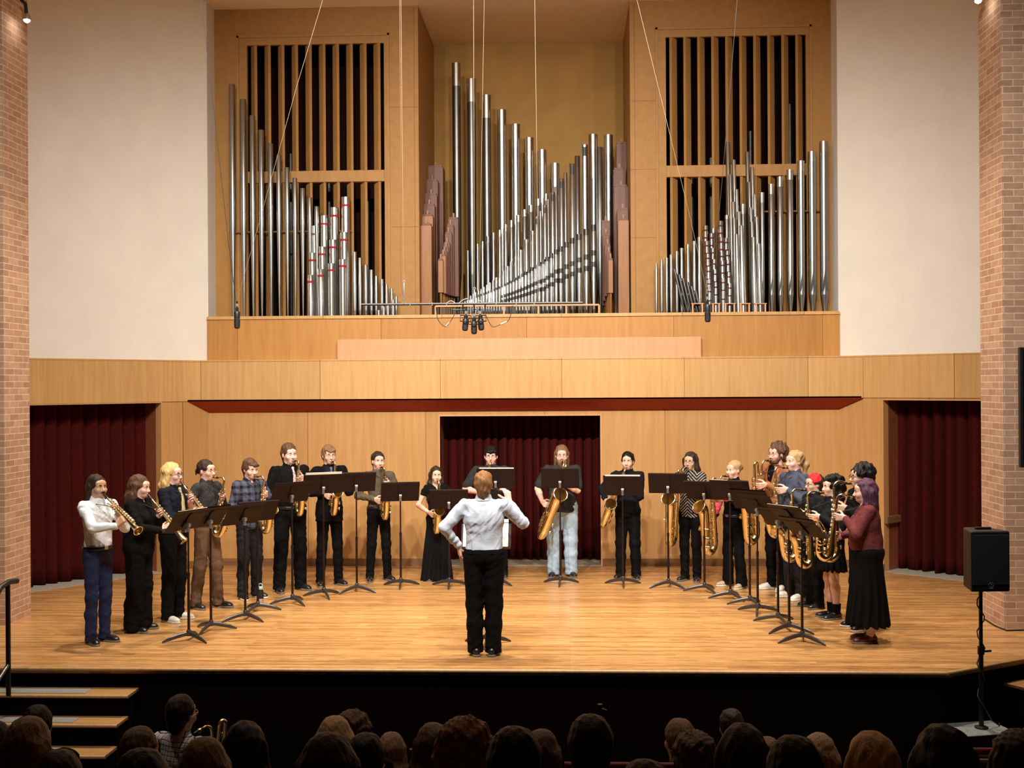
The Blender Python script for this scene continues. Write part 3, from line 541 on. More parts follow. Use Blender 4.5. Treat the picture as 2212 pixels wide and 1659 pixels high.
MB().lathe([(0.03, 0), (0.03, 0.07)], 12, c=(0, 0, zp * 0.53)).build('clamp', M_BLACK, st, True); MB().tube([(0.02, 0, zp * 0.55), (0.09, 0, zp * 0.555)], 0.01, 8).build('clamp_knob', M_BLACK, st, True)
cb = [(0.033 * math.cos(a * 1.1), 0.033 * math.sin(a * 1.1), zp * (1 - a / 26)) for a in range(23)] + [(0.1, 0.02, 0.06), (0.17, 0.05, 0.012), (0.2, 0.12, 0.012)]
MB().tube(cb, 0.006, 6).build('cable', mat('cable_grey', (0.04, 0.04, 0.04), 0.4), st, True)
a = at_y(2080, 1143, SPK.y); b_ = at_y(2167, 1272, SPK.y); hh = a.z - b_.z; ww = b_.x - a.x
ls = empty('loudspeaker', ((a.x + b_.x) / 2, SPK.y, b_.z), R(4)); tag(ls, 'black loudspeaker on the pole in front of the right brick pier', 'loudspeaker')
MB().prism([(-ww / 2, -0.16), (ww / 2, -0.16), (ww * 0.33, 0.16), (-ww * 0.33, 0.16)], 0, hh).build('cabinet', M_BLACK, ls, bevel=0.015)
MB().box(-ww * 0.46, ww * 0.46, -0.168, -0.16, 0.06, hh - 0.03).build('grille', mat('grille_black', (0.018, 0.018, 0.018), 0.8), ls, bevel=0.004)
lg = MB()
ring = [(0.02 * math.cos(2 * math.pi * k / 24), -0.171, 0.062 + 0.02 * math.sin(2 * math.pi * k / 24)) for k in range(25)]; lg.tube(ring, 0.002, 6)
for sgn in (-1, 1): lg.tube([(0, -0.171, 0.062), (sgn * 0.008, -0.171, 0.072)], 0.0018, 6); lg.tube([(0, -0.171, 0.062), (0, -0.171, 0.05)], 0.0018, 6)
lg.tube([(-0.018, -0.171, 0.032), (0.018, -0.171, 0.032)], 0.003, 6)
lg.build('round_badge', mat('badge_silver', (0.5, 0.5, 0.5), 0.4, 0.6), ls)
MB().box(-ww * 0.2, ww * 0.2, -0.02, 0.02, hh, hh + 0.02).build('handle', M_BLACK, ls, bevel=0.006)
pc = [at_z(2128, 1338, 0.008), at_z(2150, 1352, 0.008), at_z(2175, 1362, 0.008), at_z(2212, 1361, 0.008), at_z(2260, 1362, 0.008)]
tag(MB().tube(pc, 0.009, 8).build('floor_cable', M_BLACK, None, True), 'black cable lying along the foot of the right brick pier', 'cable')
# black screen on the right pier
sc_ = at_y(2203, 750, 12.6); s2 = at_y(2203, 1010, 12.6); o = empty('wall_screen', (sc_.x + 0.75, 12.6, (sc_.z + s2.z) / 2)); tag(o, 'black flat screen hung on the right brick pier, only its edge showing', 'screen')
hh = (sc_.z - s2.z) / 2
MB().box(-0.75, 0.75, 0, 0.06, -hh, hh).build('housing', M_BLACK, o, bevel=0.006); MB().box(-0.72, 0.72, -0.003, 0.0, -hh + 0.03, hh - 0.03).build('display', mat('display_black', (0.005, 0.005, 0.006), 0.15), o)
MB().box(-0.2, 0.2, 0.06, 0.33, -0.15, 0.15).build('bracket', M_BLACK, o)
# stage lamps near the piers
M_GLOW = mat('lamp_glow', (1, 1, 1), 0.5, emit=(1.0, 0.95, 0.85, 40))
for i, (px, py, Y) in enumerate(((58, 38, 13.2), (2113, -4, 13.2))):
    p = at_y(px, py, Y); sx = 1 if i == 0 else -1; o = empty('stage_lamp', (p.x, p.y, p.z)); tag(o, 'small glaring lamp high on the %s brick pier' % ('left', 'right')[i], 'lamp', 'pier lamps')
    MB().tube([(0.0, 0, 0), (-sx * 0.02, 0.01, 0.16), (-sx * 0.07, 0.02, 0.2)], 0.02, 10).build('arm', M_BLACK, o, True)
    MB().lathe([(0.03, 0.0), (0.05, -0.05), (0.05, -0.07)], 14, c=(0, 0, 0.04)).build('shade', M_STEEL, o, True)
    MB().lathe([(0.002, -0.06), (0.03, -0.045), (0.042, -0.01), (0.03, 0.02)], 14).build('bulb', M_GLOW, o, True)
# ---------------------------------------------------------------- implicit surfaces (rounded limbs blended into one skin, then meshed)
class Sdf:
    """list of blended primitives; polygonised with surface nets"""
    def __init__(s): s.p = []
    def cap(s, a, b, ra, rb=None, k=0.02, op=1):
        s.p.append(('c', np.array(a, float), np.array(b, float), ra, ra if rb is None else rb, k, op)); return s
    def ell(s, c, r, k=0.02, op=1, M=None):
        s.p.append(('e', np.array(c, float), np.array(r, float), None if M is None else np.array(M, float), 0, k, op)); return s
    def cone(s, a, b, ra, rb, fl=1.0, k=0.02, op=1):
        """upright flattened frustum from a up to b; radii in x, depth = fl * radius"""
        s.p.append(('f', np.array(a, float), np.array(b, float), ra, rb, k, op, fl)); return s
    def bound(s):
        lo = np.full(3, 9.0); hi = -lo
        for q in s.p:
            if q[6] < 0: continue
            if q[0] == 'e': c, r = q[1], np.full(3, q[2].max()); a, b = c - r, c + r
            else: r = max(q[3], q[4]); a = np.minimum(q[1], q[2]) - r; b = np.maximum(q[1], q[2]) + r
            lo = np.minimum(lo, a); hi = np.maximum(hi, b)
        return lo, hi
    def ev(s, P, extra=None):
        d = np.full(len(P), 1.0)
        for q in s.p:
            t = q[0]; k = q[5]
            if t == 'e': c, R_ = q[1], q[2].max()
            else: c = (q[1] + q[2]) / 2; R_ = np.linalg.norm(q[2] - q[1]) / 2 + max(q[3], q[4])
            idx = np.nonzero(np.abs(P - c).max(1) < R_ + 0.07)[0]
            if not len(idx): continue
            X = P[idx]
            if t == 'c':
                ab = q[2] - q[1]; L2 = max(ab @ ab, 1e-9); h = np.clip((X - q[1]) @ ab / L2, 0, 1)
                g = np.linalg.norm(X - q[1] - h[:, None] * ab, axis=1) - (q[3] + (q[4] - q[3]) * h)
            elif t == 'f':
                h = (X[:, 2] - q[1][2]) / (q[2][2] - q[1][2]); hc = np.clip(h, 0, 1); cx = q[1][0] + (q[2][0] - q[1][0]) * hc; cy = q[1][1] + (q[2][1] - q[1][1]) * hc
                r = q[3] + (q[4] - q[3]) * hc; g = np.hypot(X[:, 0] - cx, (X[:, 1] - cy) / q[7]) - r
                if q[7] < 1: g = g * (0.5 + 0.5 * q[7])
                g = np.maximum(g, (np.abs(h - 0.5) - 0.5) * abs(q[2][2] - q[1][2]))
            else:
                Y = X - q[1]
                if q[3] is not None: Y = Y @ q[3]
                k0 = np.linalg.norm(Y / q[2], axis=1); k1 = np.linalg.norm(Y / q[2] ** 2, axis=1) + 1e-9; g = np.where(k0 < 1e-3, -q[2].min(), k0 * (k0 - 1) / k1)
            o = d[idx]
            if q[6] > 0:
                h = np.maximum(k - np.abs(o - g), 0) / k; d[idx] = np.minimum(o, g) - h * h * k * 0.25
            else:
                g = -g; h = np.maximum(k - np.abs(o - g), 0) / k; d[idx] = np.maximum(o, g) + h * h * k * 0.25
        return d if extra is None else extra(P, d)
def nets(fn, lo, hi, h):
    """narrow-band surface nets; fn(points)->signed distance; returns (verts, quads)"""
    B = 4; lo = np.array(lo) - 2 * h; n = (np.ceil((np.array(hi) + 2 * h - lo) / h / B)).astype(int); N = n * B
    cg = np.stack(np.meshgrid(*[np.arange(k) for k in n], indexing='ij'), -1).reshape(-1, 3)
    fc = fn(lo + (cg * B + (B - 1) / 2) * h)
    F = np.repeat(np.repeat(np.repeat(fc.reshape(n), B, 0), B, 1), B, 2).astype(np.float32)
    sel = cg[np.abs(fc) < h * B * 1.35]
    if not len(sel): return np.zeros((0, 3)), np.zeros((0, 4), int)
    off = np.stack(np.meshgrid(*[np.arange(B)] * 3, indexing='ij'), -1).reshape(-1, 3)
    I = (sel[:, None, :] * B + off[None]).reshape(-1, 3)
    F[I[:, 0], I[:, 1], I[:, 2]] = fn(lo + I * h)
    F[0] = F[-1] = 1; F[:, 0] = F[:, -1] = 1; F[:, :, 0] = F[:, :, -1] = 1
    S = F < 0
    c = np.zeros(tuple(N - 1), np.int8)
    for dx in (0, 1):
        for dy in (0, 1):
            for dz in (0, 1): c += S[dx:N[0] - 1 + dx, dy:N[1] - 1 + dy, dz:N[2] - 1 + dz]
    A = np.argwhere((c > 0) & (c < 8)); idn = np.full(tuple(N - 1), -1, np.int32); idn[A[:, 0], A[:, 1], A[:, 2]] = np.arange(len(A))
    acc = np.zeros((len(A), 3)); cnt = np.zeros(len(A))
    cor = {(a, b, d): F[A[:, 0] + a, A[:, 1] + b, A[:, 2] + d] for a in (0, 1) for b in (0, 1) for d in (0, 1)}
    for ax in range(3):
        o1, o2 = [k for k in range(3) if k != ax]
        for u in (0, 1):
            for w in (0, 1):
                e0 = [0, 0, 0]; e0[o1] = u; e0[o2] = w; e1 = list(e0); e1[ax] = 1
                f0, f1 = cor[tuple(e0)], cor[tuple(e1)]; x = (f0 < 0) != (f1 < 0); t = np.where(x, f0 / np.where(x, f0 - f1, 1), 0)
                pt = np.tile(np.array(e0, float), (len(A), 1)); pt[:, ax] = t; acc += pt * x[:, None]; cnt += x
    V = lo + (A + acc / cnt[:, None]) * h
    Q = []
    for ax in range(3):
        o1, o2 = [(1, 2), (2, 0), (0, 1)][ax]
        sl0 = [slice(0, N[k] - 1) for k in range(3)]; sl1 = list(sl0); sl1[ax] = slice(1, N[ax])
        E0 = S[tuple(sl0)]; E1 = S[tuple(sl1)]; X = np.argwhere(E0 != E1); X = X[(X[:, o1] > 0) & (X[:, o2] > 0)]
        s = E0[X[:, 0], X[:, 1], X[:, 2]]
        def g(a, b):
            Y = X.copy(); Y[:, o1] -= a; Y[:, o2] -= b; return idn[Y[:, 0], Y[:, 1], Y[:, 2]]
        q = np.stack([g(1, 1), g(0, 1), g(0, 0), g(1, 0)], 1); q[~s] = q[~s][:, ::-1]; Q.append(q)
    Q = np.concatenate(Q); Q = Q[(Q >= 0).all(1)]
    return V, Q
def sdf_obj(name, fn, lo, hi, h, mats, parent=None, regions=None, loc=None, rotz=0):
    V, Q = nets(fn, lo, hi, h)
    me = bpy.data.meshes.new(name); me.vertices.add(len(V)); me.vertices.foreach_set('co', V.astype(np.float32).ravel())
    me.loops.add(len(Q) * 4); me.polygons.add(len(Q)); me.loops.foreach_set('vertex_index', Q.astype(np.int32).ravel())
    me.polygons.foreach_set('loop_start', np.arange(len(Q), dtype=np.int32) * 4)
    mats = mats if isinstance(mats, (list, tuple)) else [mats]
    for m in mats: me.materials.append(m)
    me.polygons.foreach_set('use_smooth', np.ones(len(Q), bool))
    if regions is not None and len(Q): me.polygons.foreach_set('material_index', regions(V[Q].mean(1)).astype(np.int32))
    me.update(calc_edges=True); me.validate()
    o = bpy.data.objects.new(name, me); COL.objects.link(o)
    if parent is not None: o.parent = parent
    if loc is not None: o.location = loc; o.rotation_euler = (0, 0, rotz)
    return o
# ---------------------------------------------------------------- saxophones: built once per kind with the mouthpiece tip at the origin, the player behind (+y)
M_BRASS = mat('lacquered_brass', (0.95, 0.77, 0.43), 0.2, 1.0, var=0.08, scale=14)
M_BRASSK = mat('brass_keys', (0.98, 0.87, 0.62), 0.22, 1.0)
M_BRASSIN = mat('brass_inside', (0.80, 0.58, 0.27), 0.35, 1.0)
M_SILV = mat('silver_plate', (0.85, 0.83, 0.78), 0.15, 1.0)
M_EBON = mat('ebonite', (0.02, 0.015, 0.014), 0.25)
M_PEARL = mat('key_pearl', (0.8, 0.77, 0.7), 0.3)
def smooth_path(pts, n=6):
    pts = [Vector(p) for p in pts]; out = []
    for i in range(len(pts) - 1):
        p0 = pts[max(0, i - 1)]; p1 = pts[i]; p2 = pts[i + 1]; p3 = pts[min(len(pts) - 1, i + 2)]
        for j in range(n):
            t = j / n; out.append(0.5 * ((2 * p1) + (p2 - p0) * t + (2 * p0 - 5 * p1 + 4 * p2 - p3) * t * t + (3 * p1 - p0 - 3 * p2 + p3) * t ** 3))
    out.append(pts[-1]); return out
def lerp_r(rs, n=6):
    out = []
    for i in range(len(rs) - 1):
        for j in range(n): out.append(rs[i] + (rs[i + 1] - rs[i]) * j / n)
    out.append(rs[-1]); return out
def key_cups(root, cups, mats=None):
    me = None
    for (p, nrm, r) in cups:
        b = MB(); b.lathe([(r * 0.5, -0.012), (r * 0.55, -0.004), (r, -0.003), (r, 0.002), (r * 0.75, 0.006), (r * 0.3, 0.007)], 14)
        o = b.build('key', M_BRASSK, root, True); q = Vector(nrm).to_track_quat('Z', 'Y'); o.rotation_mode = 'QUATERNION'; o.rotation_quaternion = q; o.location = Vector(p) + Vector(nrm) * 0.012
SAX = {}
def make_sax(kind):
    S = {'alto_saxophone': 1.0, 'tenor_saxophone': 1.22, 'baritone_saxophone': 1.5, 'soprano_saxophone': 1.0}[kind]
    b = MB(); keys = []; rods = []
    if kind == 'soprano_saxophone':
        ax = Vector((0, -1, 0)); pts = [(0, -0.07, 0.0), (0, -0.14, 0), (0, -0.3, 0), (0, -0.5, 0), (0, -0.58, 0), (0, -0.62, 0), (0, -0.645, 0)]; rr = [0.010, 0.012, 0.017, 0.024, 0.028, 0.036, 0.05]
        b.tube(smooth_path(pts), lerp_r(rr), 18, cap=False); root = b.build(kind, M_BRASS, None, True)
        i_ = MB(); i_.tube([(0, -0.52, 0), (0, -0.6, 0), (0, -0.62, 0), (0, -0.6448, 0)], [0.02, 0.027, 0.034, 0.0485], 18, cap=False); i_.build('bell_bore', M_BRASSIN, root, True)
        MB().tube(smooth_path([(0.05 * math.cos(a), -0.645, 0.05 * math.sin(a)) for a in [k * math.pi / 8 for k in range(17)]], 2), 0.003, 8).build('bell_rim', M_BRASSK, root, True)
        MB().tube([(0, 0.012, 0), (0, -0.02, 0), (0, -0.07, 0)], [0.006, 0.011, 0.0125], 12).build('mouthpiece', M_EBON, root, True)
        for k in range(11):
            y = -0.14 - 0.038 * k; keys.append(((0, y, 0.014 + 0.02 * (k / 11)), (0, 0, 1), 0.010 + 0.0008 * k))
        for k in range(5): keys.append(((0.018 + 0.002 * k, -0.3 - 0.055 * k, 0.0), (1, 0, 0.3), 0.013))
        for xx, zz in ((0.022, 0.02), (-0.022, 0.018), (0.03, 0.0)): rods.append([(xx * 0.7, -0.12, zz * 0.8), (xx * 1.1, -0.54, zz * 1.2)])
    else:
        if kind != 'baritone_saxophone':
            tx = -0.175 * S ** 0.5; top = -0.045; bot = -0.60 * S
            neck = [(0, -0.055, 0.004), (0, -0.10, 0.022), (0, -0.145 * S ** 0.4, 0.022), (0, tx + 0.004, -0.008), (0, tx, top - 0.02)]; nr = [0.0085, 0.0095, 0.011, 0.012, 0.0125]
            body = [(0, tx, top), (0, tx, top - 0.1 * S), (0, tx, top + (bot - top) * 0.6), (0, tx, bot + 0.03), (0, tx - 0.022 * S, bot - 0.025 * S), (0, tx - 0.06 * S, bot - 0.042 * S), (0, tx - 0.1 * S, bot - 0.015 * S), (0, tx - 0.118 * S, bot + 0.05 * S), (0, tx - 0.128 * S, bot + 0.17 * S), (0, tx - 0.158 * S, bot + 0.235 * S), (0, tx - 0.200 * S, bot + 0.268 * S)]
            br = [0.013, 0.0155, 0.026, 0.033, 0.0355, 0.037, 0.038, 0.039, 0.043, 0.053, 0.066]; br = [r * S ** 0.75 for r in br]; bx0 = tx
        else:
            tx = -0.30; top = -0.09; bot = -0.93
            neck = [(0, -0.05, 0.004), (0, -0.10, 0.018), (0, -0.145, 0.0), (0, -0.165, -0.045), (0, -0.168, -0.10), (0, -0.18, -0.145), (0, -0.205, -0.16), (0, -0.23, -0.14), (0, -0.236, -0.08), (0, -0.238, -0.02), (0, -0.25, 0.012), (0, -0.27, 0.02), (0, -0.293, 0.004), (0, tx, -0.04), (0, tx, -0.09)]; nr = [0.009, 0.010, 0.011, 0.012, 0.0125, 0.013, 0.0135, 0.014, 0.0145, 0.015, 0.016, 0.0165, 0.017, 0.0175, 0.018]
            body = [(0, tx, top), (0, tx, top - 0.15), (0, tx, -0.55), (0, tx, bot + 0.06), (0, tx - 0.035, bot - 0.02), (0, tx - 0.085, bot - 0.045), (0, tx - 0.135, bot - 0.01), (0, tx - 0.155, bot + 0.09), (0, tx - 0.165, bot + 0.40), (0, tx - 0.195, bot + 0.56), (0, tx - 0.262, bot + 0.615)]
            br = [0.0185, 0.022, 0.038, 0.048, 0.052, 0.054, 0.055, 0.056, 0.064, 0.077, 0.095]
        b.tube(smooth_path(body), lerp_r(br), 22, cap=False); root = b.build(kind, M_BRASS, None, True)
        MB().tube(smooth_path(neck), lerp_r(nr), 14, cap=False).build('neck', M_BRASS, root, True)
        MB().tube([(0, 0.014, -0.006), (0, -0.03, 0.0), (0, -0.075, 0.008)], [0.006 * S ** 0.5, 0.0115 * S ** 0.5, 0.0125 * S ** 0.5], 12).build('mouthpiece', M_EBON, root, True)
        MB().tube([(0, -0.028, 0.0), (0, -0.05, 0.004)], [0.0135 * S ** 0.5] * 2, 12).build('ligature', M_BRASSK, root, True)
        e = Vector(body[-1]); d = (Vector(body[-1]) - Vector(body[-2])).normalized(); u = Vector((1, 0, 0)); w = d.cross(u)
        MB().tube([e + (u * math.cos(k * math.pi / 12) + w * math.sin(k * math.pi / 12)) * br[-1] for k in range(25)], 0.004 * S, 8).build('bell_rim', M_BRASSK, root, True)
        P2 = smooth_path(body[-4:]); R2 = [r * 0.95 for r in lerp_r(br[-4:])]; MB().tube(P2, R2, 22, cap=False).build('bell_bore', M_BRASSIN, root, True)
        # stack keys on the front and left flank of the body tube, bell and bow keys on the right
        z0, z1 = top - 0.05 * S, bot + 0.02; ln = z0 - z1
        def rad(z):
            t = (top - z) / (top - bot); return br[0] + (br[3] - br[0]) * min(1, max(0, t))
        for k in range(12):
            z = z0 - ln * (k + 0.3) / 12.5; a = -0.5 if k % 2 else 0.35; r = rad(z); nrm = Vector((math.sin(a) * 0.9, -math.cos(a), 0)); keys.append(((nrm.x * r, tx + nrm.y * r, z), nrm, (0.0105 + 0.009 * k / 12) * S ** 0.8))
        for k in range(6):
            z = z0 - ln * (0.2 + 0.13 * k); r = rad(z); keys.append(((-r, tx, z), Vector((-1, -0.2, 0)), (0.011 + 0.002 * k) * S ** 0.8))
        for k in range(3):
            z = bot + (0.04 + 0.075 * k) * S; keys.append(((0.045 * S ** 0.75 * (1 if k < 2 else -1), tx - 0.122 * S, z), Vector((1 if k < 2 else -1, -0.25, 0)), 0.026 * S ** 0.8))
        for k in range(2): keys.append(((-0.02, tx + 0.02 + rad(bot) * 0.7, bot + 0.06 + 0.1 * k), Vector((-0.5, 0.8, 0)), 0.02 * S ** 0.8))
        for a in (-0.95, 0.85, -1.5):
            r0, r1 = rad(z0) + 0.012, rad(z1) + 0.012; rods.append([(math.sin(a) * r0, tx - math.cos(a) * r0, z0), (math.sin(a) * r1, tx - math.cos(a) * r1, z1 + 0.03)])
        g = MB()
        for k in range(3):
            z = bot + (0.03 + 0.08 * k) * S; xx = 0.06 * S ** 0.8; g.tube([(xx * 0.7, tx - 0.08 * S, z), (xx, tx - 0.1 * S, z + 0.005), (xx * 1.1, tx - 0.125 * S, z + 0.02), (xx * 0.7, tx - 0.15 * S, z + 0.03)], 0.003, 6)
        g.build('key_guard', M_BRASSK, root, True)
        MB().lathe([(br[0] * 1.25, -0.012), (br[0] * 1.25, 0.012)], 14, c=(0, tx, top)).build('neck_collar', M_BRASSK, root, True)
        zb = bot + 0.16 * S; MB().tube([(0, tx - rad(zb) + 0.003, zb), (0, tx - 0.1 * S, zb + 0.01)], 0.006, 8).build('bell_brace', M_BRASSK, root, True)
    key_cups(root, keys)
    for r in rods: MB().tube(r, 0.0028 * S ** 0.5, 6).build('rod', M_BRASSK, root, True)
    return root
# playing points in the instrument's own axes: (left hand, right hand)
SAX_HANDS = {'alto_saxophone': ((0.03, -0.155, -0.20), (-0.03, -0.155, -0.43)), 'tenor_saxophone': ((0.035, -0.17, -0.25), (-0.035, -0.17, -0.52)),
             'baritone_saxophone': ((0.04, -0.26, -0.27), (-0.04, -0.26, -0.58)), 'soprano_saxophone': ((0.0, -0.24, -0.02), (0.0, -0.42, -0.025))}
def get_sax(kind):
    if kind not in SAX: SAX[kind] = make_sax(kind); return SAX[kind]
    return copy_tree(SAX[kind])
# ---------------------------------------------------------------- orchestra music stands
M_STAND = mat('stand_black', (0.011, 0.004, 0.004), 0.5, spec=0.22)
M_POLE = mat('stand_pole', (0.014, 0.006, 0.005), 0.4, spec=0.3)
M_LEGM = mat('stand_leg', (0.04, 0.033, 0.03), 0.3, spec=0.6)
M_CLUTCH = mat('clutch_grey', (0.35, 0.34, 0.33), 0.3, 0.8)
M_PAPER = mat('paper', (0.85, 0.83, 0.78), 0.7, var=0.03)
STANDP = {}
def stand_parts():
    d = MB(); w, h = 0.25, 0.138
    d.box(-w, w, -0.0015, 0.0015, -h, h); d.box(-w, w, 0.0, 0.058, -h, -h + 0.003)
    d._add([(-w, -0.0015, h), (w, -0.0015, h), (w, 0.012, h + 0.006), (-w, 0.012, h + 0.006)], [(0, 1, 2, 3), (3, 2, 1, 0)])
    STANDP['desk'] = d.mesh('desk', M_STAND)
    s = MB(); s.box(-0.022, 0.022, -0.014, -0.0016, -0.09, 0.09); s.box(-w, w, -0.004, -0.0016, 0.085, 0.093); STANDP['stiffener'] = s.mesh('stiffener', M_STAND)
    c = MB(); c.lathe([(0.024, -0.016), (0.024, 0.016)], 14, M=Matrix.Rotation(R(90), 4, 'Y')); c.lathe([(0.019, -0.07), (0.016, 0.0)], 12); STANDP['clutch'] = c.mesh('clutch', [M_CLUTCH], True)
    t = MB(); t.lathe([(0.014, 0.0), (0.014, 0.56), (0.0165, 0.562), (0.0165, 0.60), (0.011, 0.602)], 14); STANDP['lower_tube'] = t.mesh('lower_tube', M_POLE, True)
    u = MB(); u.lathe([(0.0095, 0), (0.0095, 1.0)], 12); STANDP['upper_tube'] = u.mesh('upper_tube', M_POLE, True)
    l = MB(); pts = smooth_path([(0.012, 0, 0.075), (0.09, 0, 0.062), (0.19, 0, 0.036), (0.27, 0, 0.006)], 5); l.tube(pts, lerp_r([0.02, 0.019, 0.018, 0.006], 5), 10, sq=(0.75, 1.15)); STANDP['leg'] = l.mesh('leg', M_LEGM, True)
    hb = MB(); hb.lathe([(0.024, 0.05), (0.026, 0.06), (0.026, 0.1), (0.018, 0.115)], 14); STANDP['hub'] = hb.mesh('hub', M_LEGM, True)
stand_parts()
def child(name, mesh, parent, loc=(0, 0, 0), rot=(0, 0, 0), sc=None):
    o = bpy.data.objects.new(name, mesh); COL.objects.link(o); o.parent = parent; o.location = loc; o.rotation_euler = rot
    if sc: o.scale = sc
    return o
def music_stand(bx, by, dy, yaw, tilt, legrot, label, sheet=None):
    """base pixel, desk-centre pixel row, yaw (0 = back of the desk to the audience), tilt back from upright"""
    p = at_z(bx, by, 0); zc = at_y(bx, dy, p.y).z; t = R(tilt)
    root = empty('music_stand', (p.x, p.y, 0), R(yaw)); tag(root, label, 'music stand', 'black music stands')
    # player stands on +y of the stand; desk leans away from the player
    zk = zc - 0.05
    child('lower_tube', STANDP['lower_tube'], root, (0, 0, 0.10)); child('upper_tube', STANDP['upper_tube'], root, (0, 0, 0.62), sc=(1, 1, zk - 0.64))
    child('hub', STANDP['hub'], root)
    for k in range(3): child('leg', STANDP['leg'], root, (0, 0, 0), (0, 0, R(legrot + 120 * k)))
    child('clutch', STANDP['clutch'], root, (0, 0.0, zk))
    M = Matrix.Translation((0, 0.018, zc)) @ Matrix.Rotation(t, 4, 'X')
    dk = child('desk', STANDP['desk'], root); dk.matrix_local = M; st_ = child('stiffener', STANDP['stiffener'], dk)
    if sheet:
        nsh, dx, up, lab = sheet; q = MB()
        for k in range(nsh): q.box(-0.232 + dx + 0.228 * k, -0.006 + dx + 0.228 * k, 0.0025, 0.0045 + 0.001 * k, -0.13, 0.125 + up)
        o = q.build('sheet_music', M_PAPER); o.matrix_world = Matrix.Translation(p) @ Matrix.Rotation(R(yaw), 4, 'Z') @ M; tag(o, lab, 'sheet music', 'sheet music on the stands')
    return root
for args in [
    (408, 1384, 1124, 68, 38, 20, 'black music stand at the far left front, nearest the man in white', (2, 0, 0.02, 'white pages on the far left front music stand')),
    (456, 1362, 1117, 64, 38, 75, 'black music stand in front of the man with the ponytail', None),
    (530, 1340, 1112, 52, 35, 40, 'black music stand with the lower, front base before the plaid shirt', None),
    (557, 1320, 1105, 38, 32, 95, 'black music stand just behind another before the plaid shirt, by the bottle', None),
    (632, 1304, 1064, 40, 30, 35, 'black music stand in front of the tall man with the pink tie', (1, 0.0, 0.0, 'white page on the stand of the man with the pink tie')),
    (700, 1289, 1046, 26, 28, 30, 'black music stand in front of the man in the black blazer', (2, 0.0, 0.045, 'pages on the stand of the man in the blazer')),
    (771, 1279, 1042, 18, 28, 85, 'black music stand between the blazer and the grey shirt', None),
    (866, 1267, 1063, 14, 26, 20, 'black music stand left of the woman in the long dress', None),
    (971, 1267, 1079, 2, 26, 30, 'low black music stand in front of the woman in the long dress', None),
    (1072, 1262, 1034, -2, 20, 85, 'black music stand half hidden behind the conductor', (2, 0.02, 0.03, 'pages on the stand half hidden by the conductor')),
    (1211, 1262, 1034, -4, 20, 30, 'black music stand in front of the man in light jeans', None),
    (1346, 1264, 1050, -6, 22, 35, 'black music stand in front of the boy in the black jacket', (2, 0.008, 0.035, 'pages rising above the stand of the boy in the black jacket')),
    (1444, 1269, 1045, -10, 22, 90, 'black music stand in front of the woman in the patterned shirt', None),
    (1522, 1278, 1060, -24, 34, 80, 'tilted black music stand left of the blonde bun', None),
    (1578, 1293, 1060, -28, 26, 88, 'black music stand in front of the woman with pink sleeves', (1, -0.01, 0.02, 'white page on the stand of the woman with pink sleeves')),
    (1620, 1307, 1080, -40, 32, 95, 'black music stand in front of the man in the brown cardigan', None),
    (1637, 1324, 1092, -52, 36, 70, 'black music stand in front of the blond ponytail', (2, 0, 0.0, 'pages on the stand in front of the blond ponytail')),
    (1681, 1345, 1118, -52, 40, 95, 'black music stand in front of the red-haired player', None),
    (1705, 1365, 1112, -56, 46, 25, 'black music stand in front of the player in the short skirt', (2, 0, 0.02, 'bright white pages on the stand before the short skirt')),
    (1733, 1387, 1140, -58, 46, 15, 'black music stand at the far right front, nearest the maroon sweater', None),
    (1052, 1392, 1158, 180, 30, -30, 'black conductor stand in front of the conductor', (2, 0.01, 0.06, 'open white score on the conductor stand'))]:
    music_stand(*args)
# ---------------------------------------------------------------- people
Q = 1.0
def skin_mat(n, c): return mat('skin_' + n, c, 0.5, spec=0.35, var=0.06, scale=30)
SK = {'fair': skin_mat('fair', (0.74, 0.45, 0.34)), 'pink': skin_mat('pink', (0.78, 0.46, 0.37)), 'tan': skin_mat('tan', (0.56, 0.32, 0.20)), 'olive': skin_mat('olive', (0.62, 0.38, 0.26))}
M_LIP = mat('lip', (0.50, 0.17, 0.14), 0.4); M_EYEW = mat('eye_white', (0.7, 0.68, 0.65), 0.3); M_IRIS = mat('iris', (0.03, 0.018, 0.01), 0.2)
def hair_mat(n, c, c2=None): return mat('hair_' + n, c, 0.45, spec=0.22, scale=26, stretch=(5, 5, 0.45), bump=0.6, col2=c2 or tuple(min(1, x * 2.1 + 0.01) for x in c))
HM = {'dkbrown': hair_mat('dkbrown', (0.020, 0.010, 0.006)), 'brown': hair_mat('brown', (0.06, 0.028, 0.014)), 'ltbrown': hair_mat('ltbrown', (0.13, 0.07, 0.035)), 'black': hair_mat('black', (0.004, 0.0035, 0.0035), (0.009, 0.007, 0.007)),
      'blond': hair_mat('blond', (0.50, 0.28, 0.09), (0.80, 0.55, 0.25)), 'ginger': hair_mat('ginger', (0.17, 0.07, 0.025), (0.34, 0.16, 0.06)), 'red': hair_mat('red', (0.55, 0.008, 0.012), (0.8, 0.03, 0.04)), 'purple': hair_mat('purple', (0.015, 0.010, 0.014), (0.17, 0.06, 0.11)),
      'sand': hair_mat('sand', (0.36, 0.22, 0.10), (0.55, 0.36, 0.18))}
def cloth(n, c, rough=0.85, var=0.12, scale=14, bump=0.25, sheen=0.0, spec=0.2): return mat('cloth_' + n, c, rough, spec=spec, var=var, scale=scale, bump=bump, bscale=45, sheen=sheen)
